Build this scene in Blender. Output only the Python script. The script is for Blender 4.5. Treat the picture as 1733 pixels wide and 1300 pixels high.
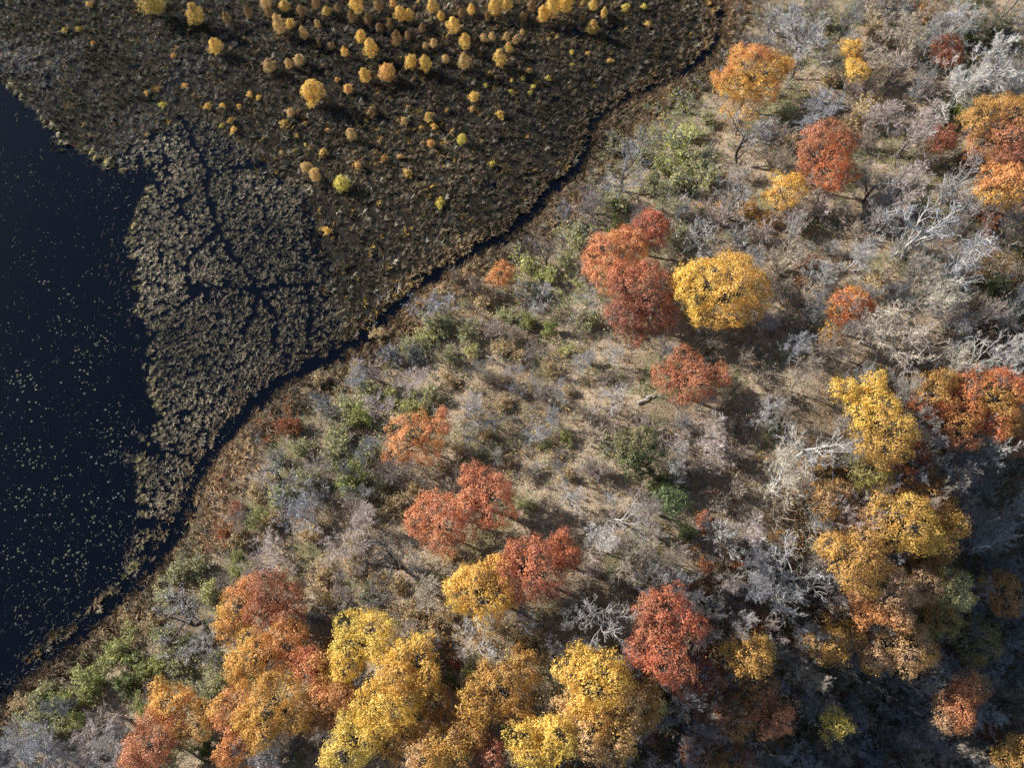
import bpy, math
import numpy as np
from math import radians, pi

# ------------------------------------------------------------------ scene, camera, sky, sun, exposure
for o in list(bpy.data.objects): bpy.data.objects.remove(o)
S = bpy.context.scene
COL = S.collection
W, H = 1733.0, 1300.0
LENS, TILT, CAMZ = 29.1, radians(20.0), 92.0
F = LENS / 36.0 * W
cd = bpy.data.cameras.new('camera'); cd.lens = LENS; cd.sensor_width = 36; cd.sensor_fit = 'HORIZONTAL'
cd.clip_start = 1.0; cd.clip_end = 3000
cam = bpy.data.objects.new('camera', cd); COL.objects.link(cam)
cam.location = (0, 0, CAMZ); cam.rotation_euler = (TILT, 0, 0); S.camera = cam

SUN_EL = radians(26.0)
SHX, SHY = 0.905, -0.425                      # ground direction in which shadows fall
SUN_AZ = math.atan2(-SHX, -SHY)               # clockwise from +Y, towards the sun
w = bpy.data.worlds.new('World'); S.world = w; w.use_nodes = True
nt = w.node_tree; nt.nodes.clear()
sky = nt.nodes.new('ShaderNodeTexSky'); sky.sky_type = 'NISHITA'; sky.sun_disc = False
sky.sun_elevation = SUN_EL; sky.sun_rotation = SUN_AZ; sky.air_density = 1.0; sky.dust_density = 0.6; sky.ozone_density = 1.3
bg = nt.nodes.new('ShaderNodeBackground'); bg.inputs['Strength'].default_value = 0.085
wo = nt.nodes.new('ShaderNodeOutputWorld')
nt.links.new(sky.outputs[0], bg.inputs[0]); nt.links.new(bg.outputs[0], wo.inputs[0])
sl = bpy.data.lights.new('sun', 'SUN'); sl.energy = 4.8; sl.angle = radians(0.53); sl.color = (1.0, 0.955, 0.89)
sun = bpy.data.objects.new('sun', sl); COL.objects.link(sun)
from mathutils import Vector
sun.rotation_euler = Vector((SHX*math.cos(SUN_EL), SHY*math.cos(SUN_EL), -math.sin(SUN_EL))).to_track_quat('-Z', 'Y').to_euler()
sun.location = (-60, 30, 60)
S.view_settings.view_transform = 'Standard'; S.view_settings.look = 'None'
S.view_settings.exposure = 0.85; S.view_settings.gamma = 1.0; S.view_settings.use_curve_mapping = False
S.render.engine = 'CYCLES'

# ------------------------------------------------------------------ picture <-> place
cT, sT = math.cos(TILT), math.sin(TILT)
def rays(px, py):
    a = (np.asarray(px, float) - W/2) / F; b = -(np.asarray(py, float) - H/2) / F
    return a, b*cT + sT, b*sT - cT             # world direction x, y, z
def at(px, py, z=0.0):
    dx, dy, dz = rays(px, py); t = (z - CAMZ) / dz
    return dx*t, dy*t
def proj(x, y, z):
    zz = z - CAMZ
    yc = y*cT + zz*sT; zc = -y*sT + zz*cT
    return W/2 + F*x/(-zc), H/2 - F*yc/(-zc)
def seg_dist(x, y, pts):
    best = np.full(np.shape(x), 1e9)
    for (x0, y0), (x1, y1) in zip(pts[:-1], pts[1:]):
        dx, dy = x1-x0, y1-y0; L2 = dx*dx+dy*dy + 1e-12
        t = np.clip(((x-x0)*dx+(y-y0)*dy)/L2, 0, 1)
        best = np.minimum(best, np.hypot(x-x0-t*dx, y-y0-t*dy))
    return best
def inside(x, y, poly):
    r = np.zeros(np.shape(x), bool); n = len(poly); j = n-1
    for i in range(n):
        xi, yi = poly[i]; xj, yj = poly[j]
        c = ((yi > y) != (yj > y)) & (x < (xj-xi)*(y-yi)/((yj-yi) if yj != yi else 1e-9)+xi)
        r ^= c; j = i
    return r
def ground_poly(pts, z=0.0): return [tuple(float(v) for v in at(a, b, z)) for a, b in pts]
def ss(a, b, x): t = np.clip((x-a)/(b-a), 0, 1); return t*t*(3-2*t)

def hash2(ix, iy, s):
    h = np.sin(ix*127.1 + iy*311.7 + s*74.7)*43758.5453
    return h - np.floor(h)
def vnoise(x, y, s=0.0):
    ix, iy = np.floor(x), np.floor(y); fx, fy = x-ix, y-iy
    fx = fx*fx*(3-2*fx); fy = fy*fy*(3-2*fy)
    a = hash2(ix, iy, s)*(1-fx)+hash2(ix+1, iy, s)*fx
    b = hash2(ix, iy+1, s)*(1-fx)+hash2(ix+1, iy+1, s)*fx
    return a*(1-fy)+b*fy
def fbm(x, y, s=0.0, o=3):
    v = 0; a = .5
    for i in range(o): v = v + a*vnoise(x*2**i, y*2**i, s+i*3.3); a *= .5
    return v/(1-.5**o)
def worley(x, y, s=0.0):
    ix, iy = np.floor(x), np.floor(y); f1 = np.full(np.shape(x), 9.); f2 = f1.copy()
    for i in (-1, 0, 1):
        for j in (-1, 0, 1):
            cx, cy = ix+i, iy+j
            d = np.hypot(cx+hash2(cx, cy, s)-x, cy+hash2(cx, cy, s+9.1)-y)
            f2 = np.minimum(f2, np.maximum(f1, d)); f1 = np.minimum(f1, d)
    return f1, f2

CREEK_PX = [(1222,-6),(1217,40),(1206,85),(1165,120),(1120,143),(1070,168),(1020,195),(998,222),(990,262),(972,292),(930,328),(892,370),(850,402),(800,432),(745,465),(700,497),(662,530),(632,568),(580,598),(520,624),(470,652),(430,688),(392,728),(358,768),(335,815),(312,880),(270,950),(215,1003),(150,1062),(75,1122),(-8,1188)]
CREEK = ground_poly(CREEK_PX)
SHORE = [(CREEK[0][0]+60, CREEK[0][1]+260)] + CREEK + [(CREEK[-1][0]-250, CREEK[-1][1]-150)]
WOODS = SHORE + [(-700, -700), (700, -700), (700, 700)]
LAKE_PX = [(-6,138),(22,150),(42,172),(70,205),(104,240),(140,262),(176,268),(205,292),(232,284),(250,268),(258,292),(252,322),(236,352),(222,388),(214,424),(222,462),(232,500),(236,545),(250,590),(256,640),(266,685),(270,706),(250,738),(238,770),(240,815),(238,862),(246,905),(232,950),(205,990)]
lk = ground_poly(LAKE_PX)
LAKE = [(-600, lk[0][1]+60), (lk[0][0]-40, lk[0][1]+20)] + lk + ground_poly([(150,1062),(75,1122),(-8,1188)]) + [(CREEK[-1][0]-250, CREEK[-1][1]-150), (-600, -300)]
CHAN_PX = [[(305,200),(325,232),(338,262),(352,290),(348,325),(362,372),(380,412),(398,440),(425,470),(436,492),(430,530),(410,565)],
           [(352,288),(385,286),(415,284),(450,276)], [(318,492),(360,487),(436,490),(480,486),(528,480)],
           [(520,485),(525,540),(520,590)], [(325,330),(300,345),(318,372)], [(436,492),(470,540),(460,600)],
           [(250,760),(300,770),(345,775)], [(330,500),(300,520),(275,512)],[(370,395),(335,420),(310,455),(330,490)]]
CHANS = [ground_poly(c) for c in CHAN_PX]
def chan_dist(x, y):
    d = np.full(np.shape(x), 1e9)
    for c in CHANS: d = np.minimum(d, seg_dist(x, y, c))
    return d
CELL = ground_poly([(200,260),(330,190),(430,270),(520,330),(560,480),(585,600),(430,700),(330,830),(270,960),(200,1010),(180,700),(180,400)])

def shore_u(x, y):
    d = seg_dist(x, y, SHORE); return np.where(inside(x, y, WOODS), d, -d)
PROF_U = np.array([0,1.2,4,10,18,30,40,48,56,74,90,140,400]); PROF_Z = np.array([-.3,.25,.7,2.2,4.6,8.4,10.6,11.2,9.4,-2.0,-7.5,-8.5,-8.5])  # back slope shaped steeper than the sun so the hollow falls into shade
def terrain(x, y):
    x = np.asarray(x, float); y = np.asarray(y, float)
    u = shore_u(x, y)
    ue = u + 0.10*np.clip(-y+42, -40, 60)*ss(20, 45, u)
    hill = np.interp(np.maximum(ue, 0), PROF_U, PROF_Z)
    hill = hill + (fbm(x*.09, y*.09, 4)-.5)*1.6*ss(3, 14, u) + (fbm(x*.5, y*.5, 6)-.5)*.3*ss(1, 5, u)
    cell = inside(x, y, CELL)
    marsh = np.where(cell, -.10, .06) + (fbm(x*.35, y*.35, 2)-.5)*.22
    dc = seg_dist(x, y, CREEK)
    cw = (0.75 + 0.5*fbm(x*.25, y*.25, 8))*np.where(y > 55, .5, .8)
    marsh = marsh - .7*(1-ss(cw*.8, cw*1.6, dc)) - .3*(1-ss(.2, .7, chan_dist(x, y)))*(u < 0)
    dl = seg_dist(x, y, LAKE); il = inside(x, y, LAKE)
    marsh = np.where(il, -.15 - .9*ss(0, 4, dl), marsh)
    z = np.where(u > 0, np.maximum(hill - .7*(1-ss(cw*.8, cw*1.5, dc)), -1.2), marsh)
    return z
GX0, GY0, GD = -125., -45., .5
GXX, GYY = np.meshgrid(np.arange(GX0, 125, GD), np.arange(GY0, 135, GD))
GZ = terrain(GXX, GYY); GU = shore_u(GXX, GYY)
def lookup(G, x, y):
    x = np.asarray(x, float); y = np.asarray(y, float)
    fx = np.clip((x-GX0)/GD, 0, G.shape[1]-1.001); fy = np.clip((y-GY0)/GD, 0, G.shape[0]-1.001)
    i = fx.astype(int); j = fy.astype(int); a = fx-i; b = fy-j
    return (G[j,i]*(1-a)+G[j,i+1]*a)*(1-b)+(G[j+1,i]*(1-a)+G[j+1,i+1]*a)*b
def gz(x, y): return lookup(GZ, x, y)
def place(px, py, h):
    """ground point x, y under something that stands h above the ground and is seen at (px, py)"""
    z = np.full(np.shape(px), 3.0) + h
    for i in range(14):
        x, y = at(px, py, z); z = .5*z + .5*(np.where(lookup(GU, x, y) < 8, np.maximum(gz(x, y), 0), gz(x, y)) + h)
    return x, y, z - h
def pxm(x, y, z): return F/((CAMZ-z)*cT + y*sT)          # photo pixels per metre there

# ------------------------------------------------------------------ mesh helpers
def srgb(r, g, b, k=1.0):
    f = lambda c: ((c/255+.055)/1.055)**2.4 if c > 10 else c/255/12.92
    return np.array([f(r), f(g), f(b)])*k
def make_mesh(name, V, faces, cols, mats, fmat=None, smooth=False):
    """faces: list of int arrays (n,3)/(n,4); cols (nfaces,3)"""
    me = bpy.data.meshes.new(name); V = np.asarray(V, np.float32)
    me.vertices.add(len(V)); me.vertices.foreach_set('co', V.ravel())
    faces = [f for f in faces if len(f)]
    loops = np.concatenate([f.ravel() for f in faces]).astype(np.int32)
    tot = np.concatenate([np.full(len(f), f.shape[1]) for f in faces])
    start = np.concatenate([[0], np.cumsum(tot)[:-1]]).astype(np.int32)
    me.loops.add(len(loops)); me.loops.foreach_set('vertex_index', loops)
    me.polygons.add(len(tot)); me.polygons.foreach_set('loop_start', start)
    for m in mats: me.materials.append(m)
    if fmat is not None: me.polygons.foreach_set('material_index', np.asarray(fmat, np.int32))
    if smooth: me.polygons.foreach_set('use_smooth', np.ones(len(tot), bool))
    a = me.attributes.new('col', 'FLOAT_COLOR', 'FACE')
    c4 = np.ones((len(tot), 4), np.float32); c4[:, :3] = cols; a.data.foreach_set('color', c4.ravel())
    me.update(calc_edges=True)
    return me
class Geo:
    """collects vertices, triangles, quads with face colours"""
    def __init__(s): s.V=[]; s.T=[]; s.Q=[]; s.tc=[]; s.qc=[]; s.tm=[]; s.qm=[]; s.n=0
    def add(s, V, T=None, tc=None, Q=None, qc=None, m=0):
        if T is not None and len(T): s.T.append(T+s.n); s.tc.append(np.broadcast_to(tc, (len(T),3))); s.tm.append(np.full(len(T), m))
        if Q is not None and len(Q): s.Q.append(Q+s.n); s.qc.append(np.broadcast_to(qc, (len(Q),3))); s.qm.append(np.full(len(Q), m))
        s.V.append(V); s.n += len(V)
    def arrays(s):
        z3 = np.zeros((0,3)); zi3 = np.zeros((0,3),int); zi4 = np.zeros((0,4),int); zz = np.zeros(0,int)
        c = lambda l, d: np.concatenate(l) if l else d
        return c(s.V,z3), c(s.T,zi3), c(s.tc,z3), c(s.Q,zi4), c(s.qc,z3), c(s.tm,zz), c(s.qm,zz)
    def mesh(s, name, mats, smooth=False):
        V,T,tc,Q,qc,tm,qm = s.arrays()
        return make_mesh(name, V, [T,Q], np.concatenate([tc,qc]), mats, np.concatenate([tm,qm]), smooth)
def norm(v): return v/np.maximum(np.linalg.norm(v, axis=-1, keepdims=True), 1e-9)
def tubes(g, P, R, sides, col, rng=None, m=0):
    """P (N,n,3) polylines, R (N,n) radii -> tubes; last ring closes to a point when its radius is 0"""
    N, n, _ = P.shape
    if N == 0: return
    t = norm(np.gradient(P, axis=1)); t0 = norm(P[:,-1]-P[:,0])[:,None,:]
    ref = np.where(np.abs(t0[...,2:3]) > .8, np.array([1.,0,0]), np.array([0,0,1.]))
    a = norm(np.cross(t, ref)); b = np.cross(t, a)
    ang = np.arange(sides)*2*pi/sides
    ring = P[:,:,None,:] + R[:,:,None,None]*(np.cos(ang)[None,None,:,None]*a[:,:,None,:] + np.sin(ang)[None,None,:,None]*b[:,:,None,:])
    V = ring.reshape(-1,3)
    i = np.arange(N)[:,None,None]*n*sides; j = np.arange(n-1)[None,:,None]*sides; k = np.arange(sides)[None,None,:]
    k2 = (k+1) % sides
    Q = np.stack([i+j+k, i+j+k2, i+j+sides+k2, i+j+sides+k], -1).reshape(-1,4)
    c = np.asarray(col, float)
    if c.ndim == 1: c = np.broadcast_to(c, (N,3))
    if rng is not None: c = c*rng.uniform(.75,1.25,(N,1))
    qc = np.repeat(c, (n-1)*sides, axis=0)
    g.add(V, Q=Q, qc=qc, m=m)
def ribbons(g, P, R, col, rng, m=0):
    """twigs thinner than a pixel: flat strips of full width 2R, turned at random"""
    N, n, _ = P.shape
    if N == 0: return
    t = norm(P[:,-1]-P[:,0]); r = rng.normal(size=(N,3)); a = norm(np.cross(t, r))[:,None,:]
    V = np.stack([P-a*R[...,None], P+a*R[...,None]], 2).reshape(-1,3)
    i = np.arange(N)[:,None]*n*2; j = np.arange(n-1)[None,:]*2
    Q = np.stack([i+j, i+j+1, i+j+3, i+j+2], -1).reshape(-1,4)
    c = np.broadcast_to(np.asarray(col,float),(N,3))*rng.uniform(.75,1.25,(N,1))
    g.add(V, Q=Q, qc=np.repeat(c, n-1, axis=0), m=m)
def spawn(rng, P, L, k, t0, t1, ang, ratio, npts, wob, up, keep=None):
    """k side shoots on each parent polyline"""
    N, n, _ = P.shape
    t = t0+(t1-t0)*((np.arange(k)[None,:]+rng.uniform(0,1,(N,k)))/k)
    f = t*(n-1); i = np.minimum(f.astype(int), n-2); fr = (f-i)[...,None]
    ar = np.arange(N)[:,None]
    p0 = P[ar,i]*(1-fr)+P[ar,i+1]*fr; tan = norm(P[ar,i+1]-P[ar,i])
    r = rng.normal(size=tan.shape); perp = norm(r-(r*tan).sum(-1,keepdims=True)*tan)
    A = rng.uniform(ang[0], ang[1], (N,k))[...,None]
    d = norm(np.cos(A)*tan+np.sin(A)*perp)
    ln = L[:,None]*rng.uniform(ratio[0],ratio[1],(N,k))*(1.15-.55*t)
    d = d.reshape(-1,3); ln = ln.reshape(-1); p = p0.reshape(-1,3)
    return grow(rng, p, d, ln, npts, wob, up), ln
def grow(rng, p, d, ln, npts, wob, up):
    out = [p]
    for s in range(npts-1):
        d = norm(d+wob*rng.normal(size=d.shape)+np.array([0,0,up])); p = p+d*(ln/(npts-1))[:,None]; out.append(p)
    return np.stack(out, 1)
def taper(r0, n, end=.25): return np.asarray(r0)[:,None]*np.linspace(1,end,n)[None,:]
def leaves(g, C, Nn, size, col, rng, m=0, aspect=.62):
    """one kite-shaped leaf (two faces' worth) per row of C, facing Nn"""
    n = len(C)
    if n == 0: return
    r = rng.normal(size=(n,3)); a = norm(np.cross(Nn, r)); b = np.cross(Nn, a); s = np.asarray(size)[:,None]
    s = s*1.25
    V = np.stack([C-a*s*.5, C+b*s*.5*aspect+a*s*.12, C+a*s*.34-b*s*.42*aspect], 1).reshape(-1,3)
    T = np.arange(n*3).reshape(n,3)
    g.add(V, T=T, tc=col, m=m)
def scatter_copies(g, base, pos, rot, scl, tint, m_keep=True):
    """merge many turned and scaled copies of a small Geo into g"""
    V,T,tc,Q,qc,tm,qm = base.arrays(); n = len(pos)
    if n == 0: return
    c, s = np.cos(rot), np.sin(rot); sc = np.asarray(scl)
    if sc.ndim == 1: sc = np.stack([sc,sc,sc],1)
    X = V[None]*sc[:,None,:]
    out = np.stack([X[...,0]*c[:,None]-X[...,1]*s[:,None], X[...,0]*s[:,None]+X[...,1]*c[:,None], X[...,2]], -1)+pos[:,None,:]
    off = (np.arange(n)*len(V))[:,None,None]
    VV = out.reshape(-1,3)
    for mm in set(tm.tolist())|set(qm.tolist()):
        a = tm==mm; b = qm==mm
        TT = (T[a][None]+off).reshape(-1,3); QQ = (Q[b][None]+off).reshape(-1,4)
        tcc = (tc[a][None]*tint[:,None,:]).reshape(-1,3); qcc = (qc[b][None]*tint[:,None,:]).reshape(-1,3)
        g.add(VV, T=TT, tc=tcc, Q=QQ, qc=qcc, m=mm); VV = VV[:0] if False else VV

# ------------------------------------------------------------------ materials
def mat_new(name):
    m = bpy.data.materials.new(name); m.use_nodes = True; t = m.node_tree; t.nodes.clear()
    return m, t, t.nodes.new('ShaderNodeOutputMaterial')
def tinted(t):
    a = t.nodes.new('ShaderNodeAttribute'); a.attribute_name = 'col'
    oi = t.nodes.new('ShaderNodeObjectInfo')
    mx = t.nodes.new('ShaderNodeMix'); mx.data_type = 'RGBA'; mx.blend_type = 'MULTIPLY'; mx.inputs[0].default_value = 1
    t.links.new(a.outputs['Color'], mx.inputs[6]); t.links.new(oi.outputs['Color'], mx.inputs[7])
    return mx.outputs[2]
def foliage_mat(name, transl, rough, spec):
    m, t, out = mat_new(name); c = tinted(t)
    p = t.nodes.new('ShaderNodeBsdfPrincipled'); p.inputs['Roughness'].default_value = rough; p.inputs['Specular IOR Level'].default_value = spec
    tr = t.nodes.new('ShaderNodeBsdfTranslucent'); ms = t.nodes.new('ShaderNodeMixShader'); ms.inputs[0].default_value = transl
    t.links.new(c, p.inputs['Base Color']); t.links.new(c, tr.inputs['Color'])
    t.links.new(p.outputs[0], ms.inputs[1]); t.links.new(tr.outputs[0], ms.inputs[2]); t.links.new(ms.outputs[0], out.inputs[0])
    return m
M_LEAF = foliage_mat('autumn_leaf', .30, .55, .35)
M_REED = foliage_mat('dry_reed', .12, .6, .3)
def bark_mat():
    m, t, out = mat_new('bark'); c = tinted(t)
    tc = t.nodes.new('ShaderNodeTexCoord'); nz = t.nodes.new('ShaderNodeTexNoise'); nz.inputs['Scale'].default_value = 5; nz.inputs['Detail'].default_value = 3
    rp = t.nodes.new('ShaderNodeMapRange'); rp.inputs[1].default_value=.3; rp.inputs[2].default_value=.7; rp.inputs[3].default_value=.65; rp.inputs[4].default_value=1.2
    mx = t.nodes.new('ShaderNodeMix'); mx.data_type='RGBA'; mx.blend_type='MULTIPLY'; mx.inputs[0].default_value=1
    p = t.nodes.new('ShaderNodeBsdfPrincipled'); p.inputs['Roughness'].default_value=.85; p.inputs['Specular IOR Level'].default_value=.2
    t.links.new(tc.outputs['Object'], nz.inputs['Vector']); t.links.new(nz.outputs[0], rp.inputs[0])
    t.links.new(c, mx.inputs[6]); t.links.new(rp.outputs[0], mx.inputs[7]); t.links.new(mx.outputs[2], p.inputs['Base Color']); t.links.new(p.outputs[0], out.inputs[0])
    return m
M_BARK = bark_mat()
def ground_mat():
    m, t, out = mat_new('forest_floor_and_peat')
    a = t.nodes.new('ShaderNodeAttribute'); a.attribute_name = 'col'
    geo = t.nodes.new('ShaderNodeNewGeometry')
    p = t.nodes.new('ShaderNodeBsdfPrincipled'); p.inputs['Roughness'].default_value=.9; p.inputs['Specular IOR Level'].default_value=.15
    prev = a.outputs['Color']
    for sc, lo, hi in ((1.3,.8,1.2),(9.0,.65,1.4)):
        nz = t.nodes.new('ShaderNodeTexNoise'); nz.inputs['Scale'].default_value=sc; nz.inputs['Detail'].default_value=4
        rp = t.nodes.new('ShaderNodeMapRange'); rp.inputs[1].default_value=.3; rp.inputs[2].default_value=.7; rp.inputs[3].default_value=lo; rp.inputs[4].default_value=hi
        mx = t.nodes.new('ShaderNodeMix'); mx.data_type='RGBA'; mx.blend_type='MULTIPLY'; mx.inputs[0].default_value=1
        t.links.new(geo.outputs['Position'], nz.inputs['Vector']); t.links.new(nz.outputs[0], rp.inputs[0])
        t.links.new(prev, mx.inputs[6]); t.links.new(rp.outputs[0], mx.inputs[7]); prev = mx.outputs[2]
    nb = t.nodes.new('ShaderNodeTexNoise'); nb.inputs['Scale'].default_value=6; nb.inputs['Detail'].default_value=5
    bp = t.nodes.new('ShaderNodeBump'); bp.inputs['Strength'].default_value=.9; bp.inputs['Distance'].default_value=.15
    t.links.new(geo.outputs['Position'], nb.inputs['Vector']); t.links.new(nb.outputs[0], bp.inputs['Height']); t.links.new(bp.outputs[0], p.inputs['Normal'])
    t.links.new(prev, p.inputs['Base Color']); t.links.new(p.outputs[0], out.inputs[0])
    return m
M_GROUND = ground_mat()
def water_mat():
    m, t, out = mat_new('dark_lake_water')
    p = t.nodes.new('ShaderNodeBsdfPrincipled'); p.inputs['Base Color'].default_value=(.0008,.0016,.0042,1); p.inputs['Roughness'].default_value=.06
    p.inputs['IOR'].default_value=1.333
    geo = t.nodes.new('ShaderNodeNewGeometry'); nb = t.nodes.new('ShaderNodeTexNoise'); nb.inputs['Scale'].default_value=1.4; nb.inputs['Detail'].default_value=3
    bp = t.nodes.new('ShaderNodeBump'); bp.inputs['Strength'].default_value=.12; bp.inputs['Distance'].default_value=.05
    t.links.new(geo.outputs['Position'], nb.inputs['Vector']); t.links.new(nb.outputs[0], bp.inputs['Height']); t.links.new(bp.outputs[0], p.inputs['Normal'])
    t.links.new(p.outputs[0], out.inputs[0]); return m
M_WATER = water_mat()

# ------------------------------------------------------------------ object helpers
def ob(name, data, parent=None, color=None, loc=None, rotz=0.0, scale=None):
    o = bpy.data.objects.new(name, data); COL.objects.link(o)
    if parent is not None: o.parent = parent
    if color is not None: o.color = (color[0], color[1], color[2], 1)
    if loc is not None: o.location = loc
    o.rotation_euler = (0,0,rotz)
    if scale is not None: o.scale = scale if hasattr(scale,'__len__') else (scale,)*3
    return o
def tag(o, label=None, cat=None, group=None, kind=None):
    if label: o['label'] = label
    if cat: o['category'] = cat
    if group: o['group'] = group
    if kind: o['kind'] = kind
    return o
LANDMARKS = []                     # (short phrase, px, py)
AUTO = []                          # (object, description, px, py) labelled at the end
DIRS = ['right of','above right of','above','above left of','left of','below left of','below','below right of']
ORD = ['nearest','second nearest','third nearest','fourth nearest','fifth nearest','sixth nearest','seventh nearest','eighth nearest','ninth nearest','tenth nearest','eleventh nearest','twelfth nearest','thirteenth nearest','fourteenth nearest','fifteenth nearest']
def auto_labels():
    b = {}
    lm = np.array([(p,q) for _,p,q in LANDMARKS])
    for o, d, p, q in AUTO:
        dd = np.hypot(lm[:,0]-p, lm[:,1]-q); i = int(np.argmin(dd))
        k = int(round(math.atan2(-(q-lm[i,1]), p-lm[i,0])/(pi/4))) % 8
        b.setdefault((d,i,k), []).append((dd[i], o))
    for (d,i,k), l in b.items():
        l.sort(key=lambda e: e[0])
        for n, (_, o) in enumerate(l):
            o['label'] = f'{d} {DIRS[k]} the {LANDMARKS[i][0]}' if len(l) == 1 else f'{d}, {ORD[min(n,14)]} {DIRS[k]} the {LANDMARKS[i][0]}'

# ------------------------------------------------------------------ the setting: ground sheet and water
def build_ground():
    xs = np.concatenate([np.linspace(-700,-110,14)[:-1], np.arange(-110,110.01,.7), np.linspace(110,700,14)[1:]])
    ys = np.concatenate([np.linspace(-700,-30,14)[:-1], np.arange(-30,120.01,.7), np.linspace(120,700,14)[1:]])
    X, Y = np.meshgrid(xs, ys); Z = terrain(X, Y)
    V = np.stack([X.ravel(), Y.ravel(), Z.ravel()], 1); nx = len(xs); ny = len(ys)
    i = (np.arange(ny-1)[:,None]*nx+np.arange(nx-1)[None,:]).ravel()
    Q = np.stack([i,i+1,i+nx+1,i+nx],1)
    cx, cy = X[:-1,:-1].ravel()+.35, Y[:-1,:-1].ravel()+.35; u = shore_u(cx, cy)
    litter = np.array([.29,.225,.155]); soil = np.array([.17,.130,.088]); moss = np.array([.125,.130,.060]); peat = np.array([.022,.018,.013])
    n1 = fbm(cx*.12, cy*.12, 11)[:,None]; n2 = fbm(cx*.3, cy*.3, 15)[:,None]
    wood = litter*ss(.3,.6,n1)+soil*(1-ss(.3,.6,n1)); wood = wood+(moss-wood)*ss(.56,.7,n2)*.7
    a = ss(.5,4,u)[:,None]; col = peat*(1-a)+wood*a
    me = make_mesh('ground', V, [Q], col, [M_GROUND], smooth=True)
    tag(ob('ground', me), kind='structure')
    g = Geo(); s = 700.
    P = [(a+2.0, b-2.0) for a, b in SHORE] + [(-s, SHORE[-1][1]-150), (-s, s), (SHORE[0][0]+40, s)]
    V = np.array([(a, b, 0.) for a, b in P])
    me = make_mesh('lake_water', V, [np.arange(len(P))[None,::-1]], np.ones((1,3)), [M_WATER])
    tag(ob('lake_water', me), kind='structure')
build_ground()

# ------------------------------------------------------------------ bare trees (shared shapes)
def twig_tree(rng, Ht, n_limb, spread, thick, fine, twisty, fork=.32, up=.10):
    """returns meshes: trunk, [limbs], twigs. Wood colour is near 1, tinted per object."""
    one = np.ones(3)
    P0 = grow(rng, np.zeros((1,3))-np.array([0,0,.3]), norm(np.array([[rng.normal()*.08, rng.normal()*.08, 1.]])), np.array([Ht*.62]), 8, .07+.05*twisty, .08)
    g = Geo(); tubes(g, P0, taper([thick],8,.35), 8, one*.85); trunk = g.mesh('trunk',[M_BARK],True)
    P1, L1 = spawn(rng, P0, np.array([Ht]), n_limb, fork, 1.0, (radians(spread[0]),radians(spread[1])), (.50,.72), 8, .13*twisty, up)
    R1 = thick*.46*rng.uniform(.75,1.1,len(P1))
    P2, L2 = spawn(rng, P1, L1, 8, .22, 1.0, (radians(25),radians(60)), (.38,.60), 6, .16*twisty, up*.8)
    R2 = np.repeat(R1,8)*.38
    limbs = []
    for i in range(len(P1)):
        g = Geo(); tubes(g, P1[i:i+1], taper(R1[i:i+1],8,.22), 6, one*.95); s = slice(i*8,i*8+8)
        tubes(g, P2[s], taper(R2[s],6,.25), 4, one, rng); limbs.append(g.mesh('limb',[M_BARK],True))
    g = Geo()
    P3, L3 = spawn(rng, P2, L2, 6, .15, 1.0, (radians(22),radians(60)), (.38,.62), 4, .16*twisty, up*.7)
    ribbons(g, P3, taper(np.full(len(P3),.026),4,.5), one*1.05, rng)
    if fine > 0:
        P4, L4 = spawn(rng, P3, L3, fine, .15, 1.0, (radians(20),radians(60)), (.40,.70), 3, .12*twisty, up*.6)
        ribbons(g, P4, taper(np.full(len(P4),.0145),3,.4), one*1.1, rng)
    return trunk, limbs, g.mesh('twigs',[M_BARK])
TREE_KINDS = {}
def make_tree_kinds():
    R = np.random.default_rng
    TREE_KINDS['fan']  = [twig_tree(R(10+i), 10, 7, (18,48), .16, 11, .9, .14, .12) for i in range(4)]
    TREE_KINDS['wide'] = [twig_tree(R(20+i), 10, 7, (35,75), .19, 10, 1.2, .18, .07) for i in range(4)]
    TREE_KINDS['dead'] = [twig_tree(R(30+i), 10, 7, (40,80), .21, 5, 1.4, .18, .04) for i in range(3)]
    TREE_KINDS['limby'] = [twig_tree(R(50+i), 10, 6, (30,68), .27, 4, 1.35, .16, .08) for i in range(5)]
    TREE_KINDS['thin'] = [twig_tree(R(40+i), 10, 5, (15,45), .10, 10, 1.0, .22, .12) for i in range(3)]
make_tree_kinds()
GREY=np.array([.37,.352,.338]); PALE=np.array([.52,.49,.455]); TAN=np.array([.43,.36,.285]); PINK=np.array([.46,.385,.35]); DARK=np.array([.11,.095,.085]); BLUE=np.array([.30,.297,.312]); CREAM=np.array([.47,.42,.33]); OLIVE=np.array([.25,.235,.13])
rngB = np.random.default_rng(77)
def bare_tree(kind, px, py, r, ht, twig_c, wood_c, label=None, group=None, lean=None, seed=None, lm=None, name='bare_tree', auto=None):
    """px,py = middle of its crown in the photograph, r = crown radius in photo pixels, ht = height in metres"""
    ht = ht*.80; x, y, z = place(px, py, ht*.62); x, y, z = float(x), float(y), float(z)
    R = r/pxm(x, y, z+ht*.6)
    v = TREE_KINDS[kind]; tr, lb, tw = v[rngB.integers(len(v)) if seed is None else seed % len(v)]
    nat = {'fan':4.2,'wide':5.4,'limby':5.2,'dead':5.4,'thin':3.8}[kind]
    root = ob(name, None, loc=(x,y,z-.05), rotz=rngB.uniform(0,2*pi), scale=(1.1*R/nat,1.1*R/nat,ht/10.5)); root.empty_display_size=.3
    if lean: root.rotation_euler = (lean[0],lean[1],root.rotation_euler[2])
    ob('trunk', tr, root, wood_c)
    for l in lb: ob('limb', l, root, wood_c)
    ob('crown', tw, root, twig_c)
    tag(root, label, 'tree', group)
    if lm: LANDMARKS.append((lm, px, py))
    if auto: AUTO.append((root, auto, px, py))
    return root

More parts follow.
